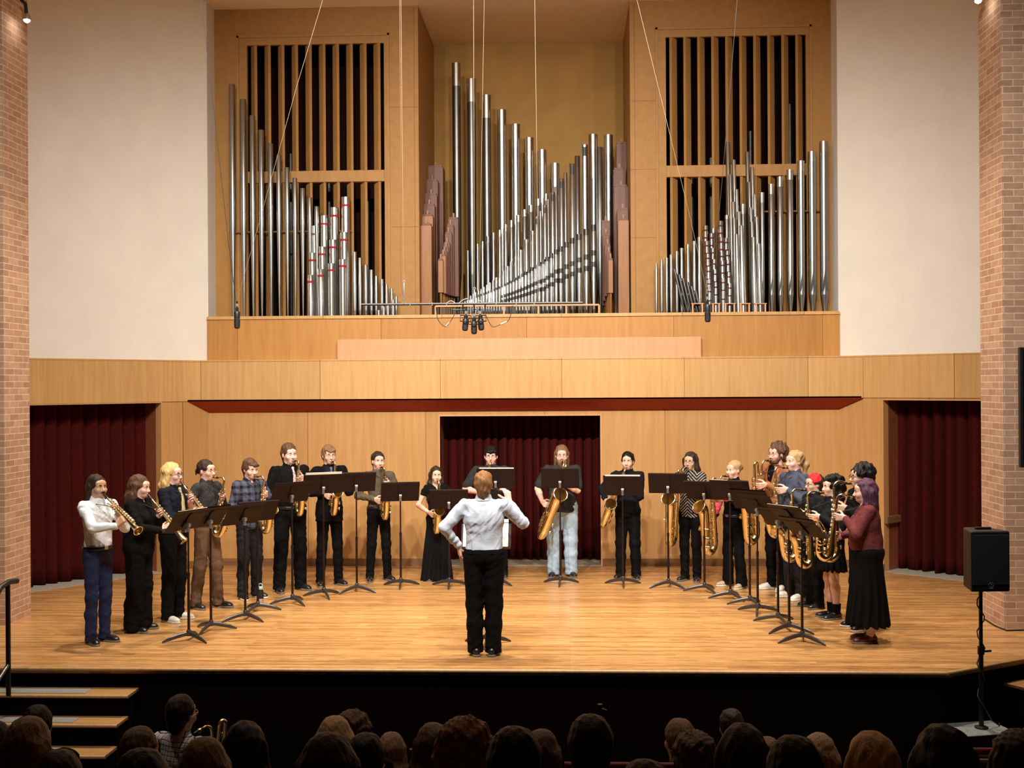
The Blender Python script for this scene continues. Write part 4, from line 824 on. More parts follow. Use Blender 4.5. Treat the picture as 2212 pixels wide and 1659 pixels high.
CM_ = {'white': cloth('white', (0.72, 0.75, 0.78), var=0.03), 'paleblue': cloth('paleblue', (0.60, 0.65, 0.74), var=0.03), 'black': cloth('black', (0.0045, 0.004, 0.0042), spec=0.1), 'navyshirt': cloth('navyshirt', (0.008, 0.009, 0.016), spec=0.12), 'navy': cloth('navy', (0.018, 0.025, 0.075)),
       'brown': cloth('brown', (0.13, 0.07, 0.04)), 'charcoal': cloth('charcoal', (0.033, 0.032, 0.033), spec=0.12), 'olive': cloth('olive', (0.095, 0.075, 0.05)), 'jeans': cloth('jeans', (0.36, 0.49, 0.62), var=0.2, scale=7), 'rust': cloth('rust', (0.30, 0.115, 0.045), bump=0.6), 'slate': cloth('slate', (0.055, 0.065, 0.10)),
       'maroon': cloth('maroon', (0.14, 0.030, 0.030), bump=0.5), 'pinkred': cloth('pinkred', (0.75, 0.09, 0.13)), 'velvet': cloth('velvet', (0.004, 0.003, 0.0035), spec=0.12, sheen=0.03), 'dkjeans': cloth('dkjeans', (0.016, 0.0155, 0.018), spec=0.12), 'midnight': cloth('midnight', (0.0075, 0.0085, 0.0115), spec=0.12)}
M_LEATH = mat('black_leather', (0.012, 0.011, 0.011), 0.3, spec=0.6); M_OXB = mat('oxblood_leather', (0.13, 0.022, 0.014), 0.35); M_SNEAK = mat('white_sneaker', (0.75, 0.71, 0.62), 0.6, var=0.1); M_SOLE = mat('sole_rubber', (0.16, 0.15, 0.14), 0.7); M_SOLEW = mat('sole_white', (0.7, 0.66, 0.58), 0.6); M_SUEDE = mat('beige_suede', (0.50, 0.38, 0.27), 0.8)
M_FRAME = mat('glasses_frame', (0.02, 0.012, 0.01), 0.3); M_FRAMEL = mat('glasses_frame_thin', (0.45, 0.33, 0.25), 0.3, 0.7); M_STRAP = mat('neck_strap', (0.012, 0.012, 0.012), 0.7)
def plaid_mat():
    m = cloth('plaid', (0.03, 0.033, 0.055)).copy(); nt = m.node_tree; N = nt.nodes; L = nt.links; b = N['Principled BSDF']
    tc = N.new('ShaderNodeTexCoord'); sx = N.new('ShaderNodeSeparateXYZ'); L.new(tc.outputs['Object'], sx.inputs[0]); outs = []
    for ax, fq in ((0, 74.0), (2, 74.0)):
        a = N.new('ShaderNodeMath'); a.operation = 'MULTIPLY'; a.inputs[1].default_value = fq; L.new(sx.outputs[ax], a.inputs[0]); s = N.new('ShaderNodeMath'); s.operation = 'SINE'; L.new(a.outputs[0], s.inputs[0]); g = N.new('ShaderNodeMath'); g.operation = 'GREATER_THAN'; g.inputs[1].default_value = 0.35; L.new(s.outputs[0], g.inputs[0]); outs.append(g)
    ad = N.new('ShaderNodeMath'); L.new(outs[0].outputs[0], ad.inputs[0]); L.new(outs[1].outputs[0], ad.inputs[1]); hf = N.new('ShaderNodeMath'); hf.operation = 'MULTIPLY'; hf.inputs[1].default_value = 0.5; L.new(ad.outputs[0], hf.inputs[0])
    cr = N.new('ShaderNodeValToRGB'); cr.color_ramp.elements[0].color = (0.075, 0.08, 0.12, 1); cr.color_ramp.elements[1].color = (0.008, 0.009, 0.014, 1); L.new(hf.outputs[0], cr.inputs[0]); L.new(cr.outputs[0], b.inputs['Base Color']); return m
def chevron_mat():
    m = cloth('chevron', (0.03, 0.03, 0.03)).copy(); nt = m.node_tree; N = nt.nodes; L = nt.links; b = N['Principled BSDF']
    tc = N.new('ShaderNodeTexCoord'); sx = N.new('ShaderNodeSeparateXYZ'); L.new(tc.outputs['Object'], sx.inputs[0])
    pm = N.new('ShaderNodeMath'); pm.operation = 'PINGPONG'; pm.inputs[1].default_value = 0.11; L.new(sx.outputs[0], pm.inputs[0]); ad = N.new('ShaderNodeMath'); L.new(pm.outputs[0], ad.inputs[0]); L.new(sx.outputs[2], ad.inputs[1])
    ml = N.new('ShaderNodeMath'); ml.operation = 'MULTIPLY'; ml.inputs[1].default_value = 150; L.new(ad.outputs[0], ml.inputs[0]); s = N.new('ShaderNodeMath'); s.operation = 'SINE'; L.new(ml.outputs[0], s.inputs[0]); g = N.new('ShaderNodeMath'); g.operation = 'GREATER_THAN'; g.inputs[1].default_value = 0.55; L.new(s.outputs[0], g.inputs[0])
    mx = N.new('ShaderNodeMixRGB'); mx.inputs['Color1'].default_value = (0.02, 0.018, 0.018, 1); mx.inputs['Color2'].default_value = (0.42, 0.36, 0.30, 1); L.new(g.outputs[0], mx.inputs[0]); L.new(mx.outputs[0], b.inputs['Base Color']); return m
CM_['plaid'] = plaid_mat(); CM_['chevron'] = chevron_mat()
def rotm(yaw=0, pitch=0, roll=0):
    return np.array((Matrix.Rotation(R(yaw), 3, 'Z') @ Matrix.Rotation(R(pitch), 3, 'X') @ Matrix.Rotation(R(roll), 3, 'Y')))
def unit(v): v = np.array(v, float); return v / (np.linalg.norm(v) + 1e-9)
def ik(Sh, Wr, L1, L2, pole):
    d = Wr - Sh; D = np.linalg.norm(d); D2 = min(D, (L1 + L2) * 0.995); u = d / D; Wr = Sh + u * D2
    a = (L1 * L1 - L2 * L2 + D2 * D2) / (2 * D2); hgt = math.sqrt(max(L1 * L1 - a * a, 0)); p = np.array(pole, float); p = unit(p - u * (p @ u)); return Sh + u * a + p * hgt, Wr
def hand(s, wr, d, n, right, sc=1.0, curl=(35, 80, 115)):
    d = unit(d); n = unit(np.array(n) - d * (np.array(n) @ d)); t = np.cross(d, n) if right else np.cross(n, d)
    for k, x in enumerate((0.028, 0.0, -0.027)): s.cap(wr + d * 0.012 * sc + t * x * 0.55 * sc, wr + d * 0.085 * sc + t * x * sc, 0.0155 * sc, 0.0135 * sc, k=0.016)
    for k, (x, ln) in enumerate(((0.031, 0.92), (0.0105, 1.0), (-0.010, 0.94), (-0.030, 0.76))):
        p = wr + d * (0.088 - 0.004 * abs(k - 1)) * sc + t * x * sc; sp = 0.10 * (1.3 - k) ; r = 0.0088
        for j, (sl, cu) in enumerate(zip((0.044, 0.029, 0.022), curl)):
            a = R(cu + (k - 1.5) * 5); q = p + (d * math.cos(a) + n * math.sin(a) + t * sp * 0.25) * sl * ln * sc; s.cap(p, q, r * sc, (r - 0.0009) * sc, k=0.005); p = q; r -= 0.0009
    p = wr + d * 0.022 * sc + t * 0.024 * sc
    for v, sl, r in ((0.55 * d + 0.68 * t + 0.45 * n, 0.042, 0.0125), (0.70 * d + 0.30 * t + 0.65 * n, 0.033, 0.0105), (0.6 * d + 0.0 * t + 0.8 * n, 0.024, 0.0092)):
        q = p + unit(v) * sl * sc; s.cap(p, q, r * sc, r * 0.9 * sc, k=0.008); p = q
def head_prims(s, HP, HR, S, fem=False, wide=1.0):
    def h(v): return HP + HR @ (np.array(v) * S)
    def e(c, r, k=0.02, op=1): s.ell(h(c), np.array(r) * S, k, op, HR)
    w = wide
    e((0, 0.022, 0.125), (0.075 * w, 0.096, 0.092)); e((0, -0.018, 0.055), (0.062 * w, 0.074, 0.088), 0.035); e((0, -0.058, 0.008), (0.034 * w, 0.032, 0.028), 0.03)
    e((0, -0.070, 0.132), (0.056, 0.024, 0.030), 0.03); e((0, -0.079, 0.104), (0.054, 0.012, 0.008), 0.018)           # forehead, brow
    for x in (-1, 1):
        e((x * 0.030, -0.096, 0.088), (0.016, 0.015, 0.011), 0.012, -1); e((x * 0.040 * w, -0.068, 0.058), (0.026 * w, 0.024, 0.024), 0.03)     # sockets, cheeks
        e((x * 0.077 * w, 0.012, 0.082), (0.009, 0.020, 0.031), 0.008)                                                 # ears
        e((x * 0.0105, -0.097, 0.050), (0.009, 0.010, 0.008), 0.008)
    s.cap(h((0, -0.088, 0.096)), h((0, -0.111, 0.056)), 0.0085 * S, 0.0125 * S, 0.012)                                   # nose
    e((0, -0.091, 0.026), (0.022, 0.011, 0.006), 0.008); e((0, -0.089, 0.014), (0.019, 0.011, 0.007), 0.008); e((0, -0.102, 0.0205), (0.021, 0.005, 0.0022), 0.004, -1)
    s.cap(h((0, 0.028, 0.07)), h((0, 0.02, -0.10)), 0.053 * S * w, 0.058 * S * w, 0.03)
def hair_fn(style, HP, HR, S, length=0.25, fringe=0.0):
    """returns (Sdf, lumps amplitude, frequency)"""
    s = Sdf()
    def h(v): return HP + HR @ (np.array(v) * S)
    def e(c, r, k=0.03, op=1): s.ell(h(c), np.array(r) * S, k, op, HR)
    amp, fq = 0.004, 90
    e((0, 0.026, 0.132), (0.088, 0.108, 0.098))
    if style in ('short', 'fringe', 'crop'):
        e((0, 0.05, 0.09), (0.082, 0.075, 0.085)); e((0, -0.12, 0.045), (0.080, 0.102, 0.095 - fringe), 0.012, -1); s.cap(h((-0.2, -0.03, -0.05)), h((0.2, -0.03, -0.05)), 0.105 * S, 0.105 * S, 0.02, -1)
        e((0, 0.07, -0.045), (0.12, 0.10, 0.07), 0.02, -1); s.cap(h((0, 0.06, 0.05)), h((0, 0.058, 0.015)), 0.060 * S, 0.056 * S, 0.03); e((0, -0.12, 0.045), (0.080, 0.102, 0.095 - fringe), 0.012, -1); amp = 0.005
        if style == 'fringe': e((0.01, -0.072, 0.150), (0.066, 0.032, 0.030), 0.02)
    elif style in ('long', 'wavy'):
        e((0, -0.115, 0.045), (0.062, 0.098, 0.098 - fringe), 0.015, -1)
        for x in (-1, 1):
            s.cap(h((x * 0.070, 0.02, 0.11)), h((x * 0.085, 0.035, -0.02)), 0.038 * S, 0.042 * S, 0.03); s.cap(h((x * 0.082, 0.04, -0.02)), h((x * 0.075, 0.065, 0.09 - length)), 0.042 * S, 0.022 * S, 0.03)
        s.cap(h((0, 0.075, 0.1)), h((0, 0.10, -0.03)), 0.07 * S, 0.065 * S, 0.04); s.cap(h((-0.03, 0.10, -0.03)), h((-0.035, 0.105, 0.07 - length)), 0.055 * S, 0.030 * S, 0.04); s.cap(h((0.03, 0.10, -0.03)), h((0.035, 0.105, 0.07 - length)), 0.055 * S, 0.030 * S, 0.04)
        amp = 0.0065 if style == 'wavy' else 0.004; fq = 60 if style == 'wavy' else 90
    elif style in ('tied', 'bun', 'pony'):
        e((0, -0.12, 0.055), (0.068, 0.100, 0.088), 0.012, -1); e((0, -0.02, -0.03), (0.12, 0.13, 0.085), 0.02, -1); amp = 0.003
        if style == 'bun': e((0, 0.135, 0.125), (0.042, 0.038, 0.045), 0.015); amp = 0.004
        if style == 'tied': e((0, 0.125, 0.085), (0.036, 0.036, 0.034), 0.015); s.cap(h((0, 0.15, 0.09)), h((0, 0.165, 0.03)), 0.018 * S, 0.006 * S, 0.02)
        if style == 'pony':
            s.cap(h((0, 0.115, 0.10)), h((0.0, 0.165, 0.045)), 0.036 * S, 0.042 * S, 0.03); s.cap(h((0, 0.165, 0.045)), h((0.0, 0.15, 0.09 - length)), 0.042 * S, 0.022 * S, 0.03); amp = 0.008; fq = 70
    elif style == 'slick':
        e((0, -0.12, 0.05), (0.062, 0.100, 0.10), 0.012, -1)
        for x in (-1, 1): s.cap(h((x * 0.066, 0.03, 0.10)), h((x * 0.074, 0.06, 0.08 - length)), 0.036 * S, 0.024 * S, 0.03)
        s.cap(h((0, 0.08, 0.09)), h((0, 0.10, 0.08 - length)), 0.062 * S, 0.04 * S, 0.04)
    elif style == 'curly':
        e((0, 0.05, 0.145), (0.112, 0.112, 0.100)); e((0, 0.07, 0.07), (0.105, 0.085, 0.09)); e((0, -0.125, 0.035), (0.066, 0.098, 0.105 - fringe), 0.015, -1); amp = 0.012; fq = 85
        if length > 0.2:
            for x in (-1, 1): s.cap(h((x * 0.075, 0.03, 0.09)), h((x * 0.085, 0.05, 0.12 - length)), 0.05 * S, 0.045 * S, 0.03)
            s.cap(h((0, 0.09, 0.06)), h((0, 0.09, 0.12 - length)), 0.075 * S, 0.06 * S, 0.03)
    elif style == 'bob':
        e((0, -0.115, 0.04), (0.056, 0.098, 0.098 - fringe), 0.015, -1)
        for x in (-1, 1): s.cap(h((x * 0.072, 0.0, 0.10)), h((x * 0.082, -0.005, 0.09 - length)), 0.036 * S, 0.030 * S, 0.03); s.cap(h((x * 0.066, 0.06, 0.08)), h((x * 0.07, 0.07, 0.07 - length)), 0.05 * S, 0.035 * S, 0.04)
        s.cap(h((0, 0.085, 0.09)), h((0, 0.095, 0.07 - length)), 0.06 * S, 0.04 * S, 0.04)
    return s, amp, fq
def lumps(P, amp, fq, ph):
    return amp * (np.sin(P[:, 0] * fq + 2.1 * np.sin(P[:, 2] * fq * 0.31 + ph)) * np.sin(P[:, 1] * fq * 0.9 + ph) + 0.6 * np.sin(P[:, 2] * fq * 0.7 + 1.7 * np.sin(P[:, 0] * fq * 0.4 + ph)))
def folds(P, amp, ph):
    a = np.sin(P @ np.array((38., 14., 19.)) + 2.2 * np.sin(P @ np.array((11., 7., 15.)) + ph)); b = np.sin(P @ np.array((-27., 30., 24.)) + 2.0 * np.sin(P @ np.array((8., -11., 9.)) + 1.3 * ph))
    return amp * (1.3 * a * b + 0.8 * np.abs(np.sin(P @ np.array((31., 13., 9.)) + 1.6 * b)) - 0.4 + 0.5 * np.sin(P @ np.array((14., 8., 46.)) + 2.5 * a))
def shoe(name, ax, ay, turn, S, top_m, sole_m, parent, boot=0.0, off=0.0):
    s = Sdf(); s.cap((0, 0.055, 0.045), (0, 0.0, 0.065), 0.036, 0.036, 0.02).ell((0, -0.075, 0.036), (0.043, 0.085, 0.036), 0.03).ell((0, -0.13, 0.028), (0.038, 0.055, 0.027), 0.02).cap((0, 0.02, 0.06), (0, 0.02, 0.10 + boot), 0.038, 0.036 + boot * 0.08, 0.03)
    for q in range(5): s.cap((-0.02, -0.045 - 0.014 * q, 0.079 - 0.0045 * q), (0.02, -0.045 - 0.014 * q, 0.079 - 0.0045 * q), 0.0035, 0.0035, 0.004)
    lo, hi = s.bound(); f = lambda P: s.ev(P, lambda P_, d: np.maximum(d, 0.012 - P_[:, 2])); a = R(turn); root = sdf_obj(name, f, lo, hi, 0.0062 * Q, top_m, parent)
    root.location = (ax, ay, off); root.rotation_euler = (0, 0, a); root.scale = (S, S, S)
    t = Sdf(); t.ell((0, -0.095, 0.01), (0.047, 0.098, 0.05), 0.02).cap((0, 0.0, 0.01), (0, 0.055, 0.01), 0.042, 0.040, 0.03); lo, hi = t.bound()
    sdf_obj('sole', lambda P: t.ev(P, lambda P_, d: np.maximum(d, np.maximum(-P_[:, 2], P_[:, 2] - 0.020))), lo, hi, 0.007 * Q, sole_m, root)
    return root
FIG = {}
def person(key, foot, top, phi, label, skin='fair', hair=('short', 'brown', {}), build=1.0, belly=0.0, fem=False, shirt=('charcoal', 'long', 'tuck'), legs=('black', 'straight'), shoes=(None, None), sax=None, head=(0, 0), stance=0.10,
           stagger=0.0, glasses=None, tie=None, beard=None, belt=True, arms=None, strap=True, headw=1.0, group=None, neckline=0.0, undershirt=None, lift=0.0, tw=1.0, forearm=None, undercut=None):
    p = at_z(foot[0], foot[1], 0); ht = at_y(foot[0], top, p.y).z - 0.012; S = ht / 1.755; B = build * S; seed = len(FIG) * 1.7
    HR = rotm(head[0], head[1]); HP = np.array((0, 0.012 - 0.02 * (head[1] > 0), 1.53)) * S; HS = 0.62 * S + 0.38 * 0.985
    def P3(*v): return np.array(v, float) * S
    mouth = HP + HR @ (np.array((0, -0.104, 0.021)) * HS)
    # instrument
    sax_o = None; tgt = {}
    if sax:
        kind, syaw, tilt, pitch = sax[:4]; scl = sax[4] if len(sax) > 4 else 1.0
        Ms = Matrix.Translation(mouth + np.array((0, 0.004, 0))) @ Matrix.Rotation(R(syaw), 4, 'Z') @ Matrix.Rotation(R(tilt), 4, 'Y') @ Matrix.Rotation(R(pitch), 4, 'X') @ Matrix.Scale(scl, 4)
        l_, r_ = SAX_HANDS[kind]; tgt['L'] = np.array(Ms @ Vector(l_)); tgt['R'] = np.array(Ms @ Vector(r_)); tube = np.array((Ms.to_3x3() @ Vector((0, -1, 0) if kind[0] == 's' else (0, 0, -1))).normalized())
        fwd = np.array((Ms.to_3x3() @ Vector((0, 0, 1) if kind[0] == 's' else (0, -1, 0))).normalized())
    sh_w = 0.172 * (0.93 if fem else 1.0); shz = 1.425
    A = {}
    for side, sg in (('L', 1), ('R', -1)):
        Sh = np.array((sg * sh_w * (0.6 + 0.4 * build) * S, 0.012 * S, shz * S))
        if arms and side in arms: Wr, pole, d, n, curl = arms[side]; Wr = np.array(Wr) * S; d = unit(d); n = unit(n)
        elif sax:
            lat = np.array((sg, 0, 0)); n = unit(-lat * 0.85 - fwd * -0.15 + np.array((0, 0.25, 0))); n = unit(n - tube * (n @ tube)); d = unit(fwd * 0.85 - lat * 0.30 + tube * (0.05 if side == 'L' else 0.12)); curl = (38, 85, 120)
            Wr = tgt[side] - d * 0.078 - n * 0.034; pole = (sg * (0.75 if side == 'R' else 0.6), 0.30, -0.65)
        else: Wr = P3(sg * 0.25, -0.02, 0.86); pole = (sg, 0.5, 0); d = unit((0, -0.1, -1)); n = unit((-sg, 0, 0)); curl = (20, 35, 45)
        E_, Wr = ik(Sh, Wr, 0.285 * S, 0.245 * S, pole); A[side] = (Sh, E_, Wr, d, n, curl)
    foot_x = {'L': stance * S, 'R': -stance * S}; foot_y = {'L': 0.02 * S - stagger, 'R': 0.02 * S + stagger}
    # ---- body skin
    b = Sdf(); head_prims(b, HP, HR, HS, fem, headw)
    b.cap(P3(0, 0.02, 1.40), P3(0, 0.018, 1.50), 0.062 * S, 0.056 * S, 0.03)
    b.ell(P3(0, 0.01, 1.30), np.array((0.150 * build, 0.100 * build, 0.175)) * S, 0.05).ell(P3(0, 0, 1.10), np.array((0.130 * build, 0.095 * build + belly * 0.8, 0.16)) * S, 0.06).ell(P3(0, 0.01, 0.95), np.array((0.150 * build, 0.105 * build, 0.12)) * S, 0.06)
    for side, sg in (('L', 1), ('R', -1)):
        Sh, E_, Wr, d, n, curl = A[side]; g = 0.75 + 0.25 * build
        q0 = 0.84 if shirt[1] in ('long', 'rolled') else 1.0; q1 = 0.80 if shirt[1] == 'long' else 1.0; b.cap(Sh, E_, 0.046 * S * g * q0, 0.037 * S * g * q0, 0.03).cap(E_, E_ + (Wr - E_) * 0.35, 0.039 * S * g * q0, 0.040 * S * g * q1, 0.015).cap(E_ + (Wr - E_) * 0.3, Wr, 0.040 * S * g * q1, 0.026 * S * g, 0.015); hand(b, Wr, d, n, side == 'R', (0.96 if fem else 1.04), curl)
        hip = P3(sg * 0.078 * build, 0.012, 0.92); kn = np.array((sg * 0.084 * S * build * 0.5 + foot_x[side] * 0.5, foot_y[side] * 0.5 - 0.012, 0.49 * S)); an = np.array((foot_x[side], foot_y[side] + 0.012, 0.085 * S))
        lr = 1.0 if legs[1] in ('mini', 'long_skirt') else 0.80; b.cap(hip, kn, 0.078 * B * lr, 0.052 * B * lr, 0.04).cap(kn, kn + (an - kn) * 0.3 + P3(0, 0.012, 0), 0.050 * B * lr, 0.052 * B * lr, 0.03).cap(kn + (an - kn) * 0.3 + P3(0, 0.012, 0), an, 0.052 * B * lr, 0.034 * B * lr, 0.03).cap(an, an + P3(0, -0.06, -0.05), 0.028 * S, 0.018 * S, 0.02)
        A[side] += (hip, kn, an)
    lo, hi = b.bound(); lo = np.maximum(lo, (-1, -1, 0.02))
    lipc = HP + HR @ (np.array((0, -0.098, 0.0195)) * HS)
    body = sdf_obj('person', lambda P: b.ev(P), lo, hi, 0.0058 * Q, [SK[skin], M_LIP], None, regions=lambda C: (np.linalg.norm((C - lipc) @ HR / (np.array((0.024, 0.03, 0.0095)) * HS), axis=1) < 1).astype(int), loc=(p.x, p.y, 0), rotz=R(phi)); FIG[key] = body
    tag(body, label, 'person', group)
    def ch(name, fn, lo, hi, h, m, parent=None): return sdf_obj(name, fn, lo, hi, h * Q, m, parent or body)
    # ---- eyes and brows
    for x in (-1, 1):
        e = MB(); c = HP + HR @ (np.array((x * 0.030, -0.0815, 0.088)) * HS); Mx = Matrix.Translation(c) @ Matrix([list(r) for r in HR]).to_4x4() @ Matrix.Diagonal((1.2, 0.8, 0.44, 1)); e.lathe([(0.0005, -0.0105), (0.0062, -0.0085), (0.0102, -0.003), (0.0105, 0.0), (0.0102, 0.003), (0.0062, 0.0085), (0.0005, 0.0105)], 12, 0, M=Mx)
        ci = HP + HR @ (np.array((x * 0.030, -0.0885, 0.0865)) * HS); Mi = Matrix.Translation(ci) @ Matrix([list(r) for r in HR]).to_4x4() @ Matrix.Rotation(R(90), 4, 'X'); e.lathe([(0.0048, -0.002), (0.0048, 0.002), (0.002, 0.003)], 10, 1, M=Mi)
        e.build('eye', [M_EYEW, M_IRIS], body, True)
        br = MB(); br.tube([HP + HR @ (np.array((x * a_, y_, z_)) * HS) for a_, y_, z_ in ((0.013, -0.0955, 0.1075), (0.03, -0.095, 0.1135), (0.047, -0.083, 0.107))], [0.0035, 0.005, 0.0025], 8)
        br.build('eyebrow', HM[hair[1]] if hair[1] not in ('red', 'purple', 'blond') else HM['brown'], body, True)
    # ---- hair
    hs, amp, fq = hair_fn(hair[0], HP, HR, HS * (1.0 + 0.03 * (headw > 1.03)), **hair[2]); lo, hi = hs.bound()
    hmat = HM[hair[1]]; reg = None
    if undercut: hmat = [hmat, HM[undercut]]; reg = lambda C: (((C - HP) @ HR)[:, 2] - 0.35 * ((C - HP) @ HR)[:, 1] < 0.125 * HS).astype(int) | (((C - HP) @ HR)[:, 1] > 0.06 * HS).astype(int)
    ho = sdf_obj('hair', lambda P: hs.ev(P) + lumps(P, amp, fq, seed), lo - 0.02, hi + 0.02, 0.0058 * Q, hmat, body, regions=reg)
    if undercut: hmat = hmat[1]
    if hair[0] in ('bun', 'tied', 'pony'):
        c = HP + HR @ (np.array((0, 0.112, 0.10)) * HS); MB().lathe([(0.022, -0.006), (0.026, 0), (0.022, 0.006)], 12, c=(0, 0, 0), M=Matrix.Translation(c) @ Matrix.Rotation(R(70), 4, 'X')).build('hair_tie', M_STRAP, ho, True)
    if beard:
        bs = Sdf()
        def h(v): return HP + HR @ (np.array(v) * HS)
        if beard == 'moustache': bs.cap(h((-0.024, -0.094, 0.032)), h((0.024, -0.094, 0.032)), 0.006, 0.006, 0.004); bs.cap(h((-0.008, -0.098, 0.036)), h((0.008, -0.098, 0.036)), 0.006, 0.006, 0.006)
        else:
            big = 1.0 if beard == 'full' else 0.55
            bs.ell(h((0, -0.058, 0.0)), np.array((0.058, 0.045, 0.030 + 0.018 * big)) * HS, 0.02, 1, HR); bs.cap(h((-0.062, -0.005, 0.06)), h((-0.045, -0.05, 0.0)), 0.018, 0.02, 0.02); bs.cap(h((0.062, -0.005, 0.06)), h((0.045, -0.05, 0.0)), 0.018, 0.02, 0.02)
            if beard == 'full': bs.ell(h((0, -0.055, -0.035)), np.array((0.045, 0.035, 0.04)) * HS, 0.03, 1, HR)
            bs.cap(h((-0.026, -0.092, 0.032)), h((0.026, -0.092, 0.032)), 0.007, 0.007, 0.005); bs.ell(h((0, -0.105, 0.0195)), np.array((0.022, 0.02, 0.008)) * HS, 0.006, -1, HR)
        lo, hi = bs.bound(); ch('beard' if beard != 'moustache' else 'moustache', lambda P: bs.ev(P) + lumps(P, 0.002, 160, seed), lo - 0.01, hi + 0.01, 0.0055, hmat)
    if glasses:
        g = MB()
        def h(v): return Vector(HP + HR @ (np.array(v) * HS))
        for x in (-1, 1):
            g.tube([h((x * 0.031 + 0.022 * math.cos(k * math.pi / 8), -0.103, 0.087 + 0.0165 * math.sin(k * math.pi / 8))) for k in range(17)], 0.0018 if glasses == 'thin' else 0.0027, 6); g.tube([h((x * 0.053, -0.102, 0.09)), h((x * 0.074, -0.05, 0.092)), h((x * 0.081, 0.01, 0.09))], 0.0018 if glasses == 'thin' else 0.0026, 6)
        g.tube([h((-0.010, -0.105, 0.09)), h((0.010, -0.105, 0.09))], 0.002, 6); g.build('glasses', M_FRAMEL if glasses == 'thin' else M_FRAME, body, True)
    # ---- upper garment
    style = shirt[2]; sm = CM_[shirt[0]]; loose = 1.0 if style != 'jacket' else 1.06
    hem = {'tuck': 0.985, 'out': 0.87, 'jacket': 0.80, 'crop': 1.0, 'dress': 1.02, 'waist': 0.93}[style] * S
    t = Sdf(); t.ell(P3(0, 0.012, 1.30), np.array((0.168 * build * loose, 0.117 * build * loose, 0.19)) * S, 0.05); t.ell(P3(0, 0.0, 1.09), np.array((0.148 * build * loose * (0.93 if fem and belly < 0.02 else 1), 0.110 * build * loose + belly, 0.185)) * S, 0.07)
    t.ell(P3(0, 0.01, 0.93), np.array((0.162 * build * loose, 0.118 * build * loose + belly * 0.7, 0.15)) * S, 0.07)
    if style == 'jacket': t.cone(P3(0, 0.012, 0.78), P3(0, 0.012, 1.02), 0.185 * B, 0.152 * B, 0.72, 0.05)
    if fem:
        for x in (-1, 1): t.ell(P3(x * 0.075, -0.085 * build, 1.275), np.array((0.068, 0.06, 0.068)) * S * (0.8 + 0.25 * build), 0.04)
    t.cap(P3(-sh_w * 0.72, 0.015, 1.425), P3(sh_w * 0.72, 0.015, 1.425), 0.058 * S, 0.058 * S, 0.05)
    if not neckline: t.cap(P3(0, 0.022, 1.42), P3(0, 0.006, 1.482), 0.075 * S, 0.068 * S, 0.02)
    g = 0.75 + 0.25 * build
    slv = shirt[1]; ends = []
    for side in 'LR':
        Sh, E_, Wr, d, n, curl, hip, kn, an = A[side]
        if slv == 'long': t.cap(Sh, E_, 0.062 * S * g * loose, 0.051 * S * g * loose, 0.03); t.cap(E_, Wr - (Wr - E_) * 0.07, 0.053 * S * g * loose, 0.037 * S * g * loose, 0.02)
        elif slv == 'rolled': t.cap(Sh, E_, 0.062 * S * g, 0.053 * S * g, 0.03); t.cap(E_, E_ + (Wr - E_) * 0.25, 0.053 * S * g, 0.048 * S * g, 0.02)
        elif slv == 'short': t.cap(Sh, Sh + (E_ - Sh) * 0.78, 0.066 * S * g, 0.066 * S * g, 0.03)
        elif slv == 'cap': t.cap(Sh, Sh + (E_ - Sh) * 0.3, 0.056 * S * g, 0.054 * S * g, 0.03)
    lo, hi = t.bound(); lo[2] = hem - 0.03; neck_c = P3(0, -0.01, 1.50 - neckline * 0.3)
    famp = 0.0036 if style != 'crop' else 0.002
    def tf(P):
        d = t.ev(P) + folds(P, famp, seed); d = np.maximum(d, hem + (0.006 * np.sin(P[:, 0] * 30 + seed) if style != 'tuck' else 0) - P[:, 2])
        hole = np.hypot((P[:, 0] - 0) / 1.0, (P[:, 1] - HP[1] + 0.0) / 1.0) - (0.060 + neckline * 0.25) * S; d = np.maximum(d, -np.maximum(hole, (1.452 - neckline) * S - P[:, 2]))
        if neckline: d = np.maximum(d, -(np.hypot(P[:, 0], P[:, 1] + 0.08 * S) + (P[:, 2] - 1.52 * S) * -0.45 - (0.05 + neckline * 0.35) * S))
        return d
    nm = {'jacket': 'jacket', 'dress': 'dress_bodice', 'crop': 'sweater'}.get(style, 'shirt'); so = ch(nm, tf, lo, hi, 0.0068, sm)
    tf0 = lambda P: t.ev(P)
    if style in ('tuck', 'out') and not neckline and slv != 'cap':                         # collar, placket
        co = MB(); rows = []; nA = 26; cz = HP[1] * 0.4 + 0.010 * S
        for k in range(nA + 1):
            an_ = -math.pi / 2 + R(16) + (2 * math.pi - R(32)) * k / nA; fr_ = max(0.0, -math.sin(an_)); c_, s_ = math.cos(an_), math.sin(an_)
            for r_, z_ in ((0.0665, 1.455 - 0.012 * fr_), (0.0650, 1.532 - 0.050 * fr_), (0.0675, 1.534 - 0.050 * fr_), (0.0860 + 0.012 * fr_, 1.478 - 0.050 * fr_), (0.0820 + 0.012 * fr_, 1.474 - 0.050 * fr_), (0.0700, 1.518 - 0.050 * fr_)): rows.append((c_ * r_ * S, cz + s_ * r_ * S, z_ * S))
        co._add(rows, [(k * 6 + j, (k + 1) * 6 + j, (k + 1) * 6 + j + 1, k * 6 + j + 1) for k in range(nA) for j in range(5)]); co.build('collar', sm, so, True)
        bt = Sdf()
        def pf(P): return np.maximum(np.maximum(tf0(P) + folds(P, famp, seed) - 0.004, np.abs(P[:, 0]) - 0.015), np.maximum(P[:, 1] + 0.02, np.maximum(hem + 0.005 - P[:, 2], P[:, 2] - 1.45 * S)))
        ch('placket', pf, (-0.03, -0.4, hem), (0.03, 0.0, 1.47 * S), 0.0065, sm, so)
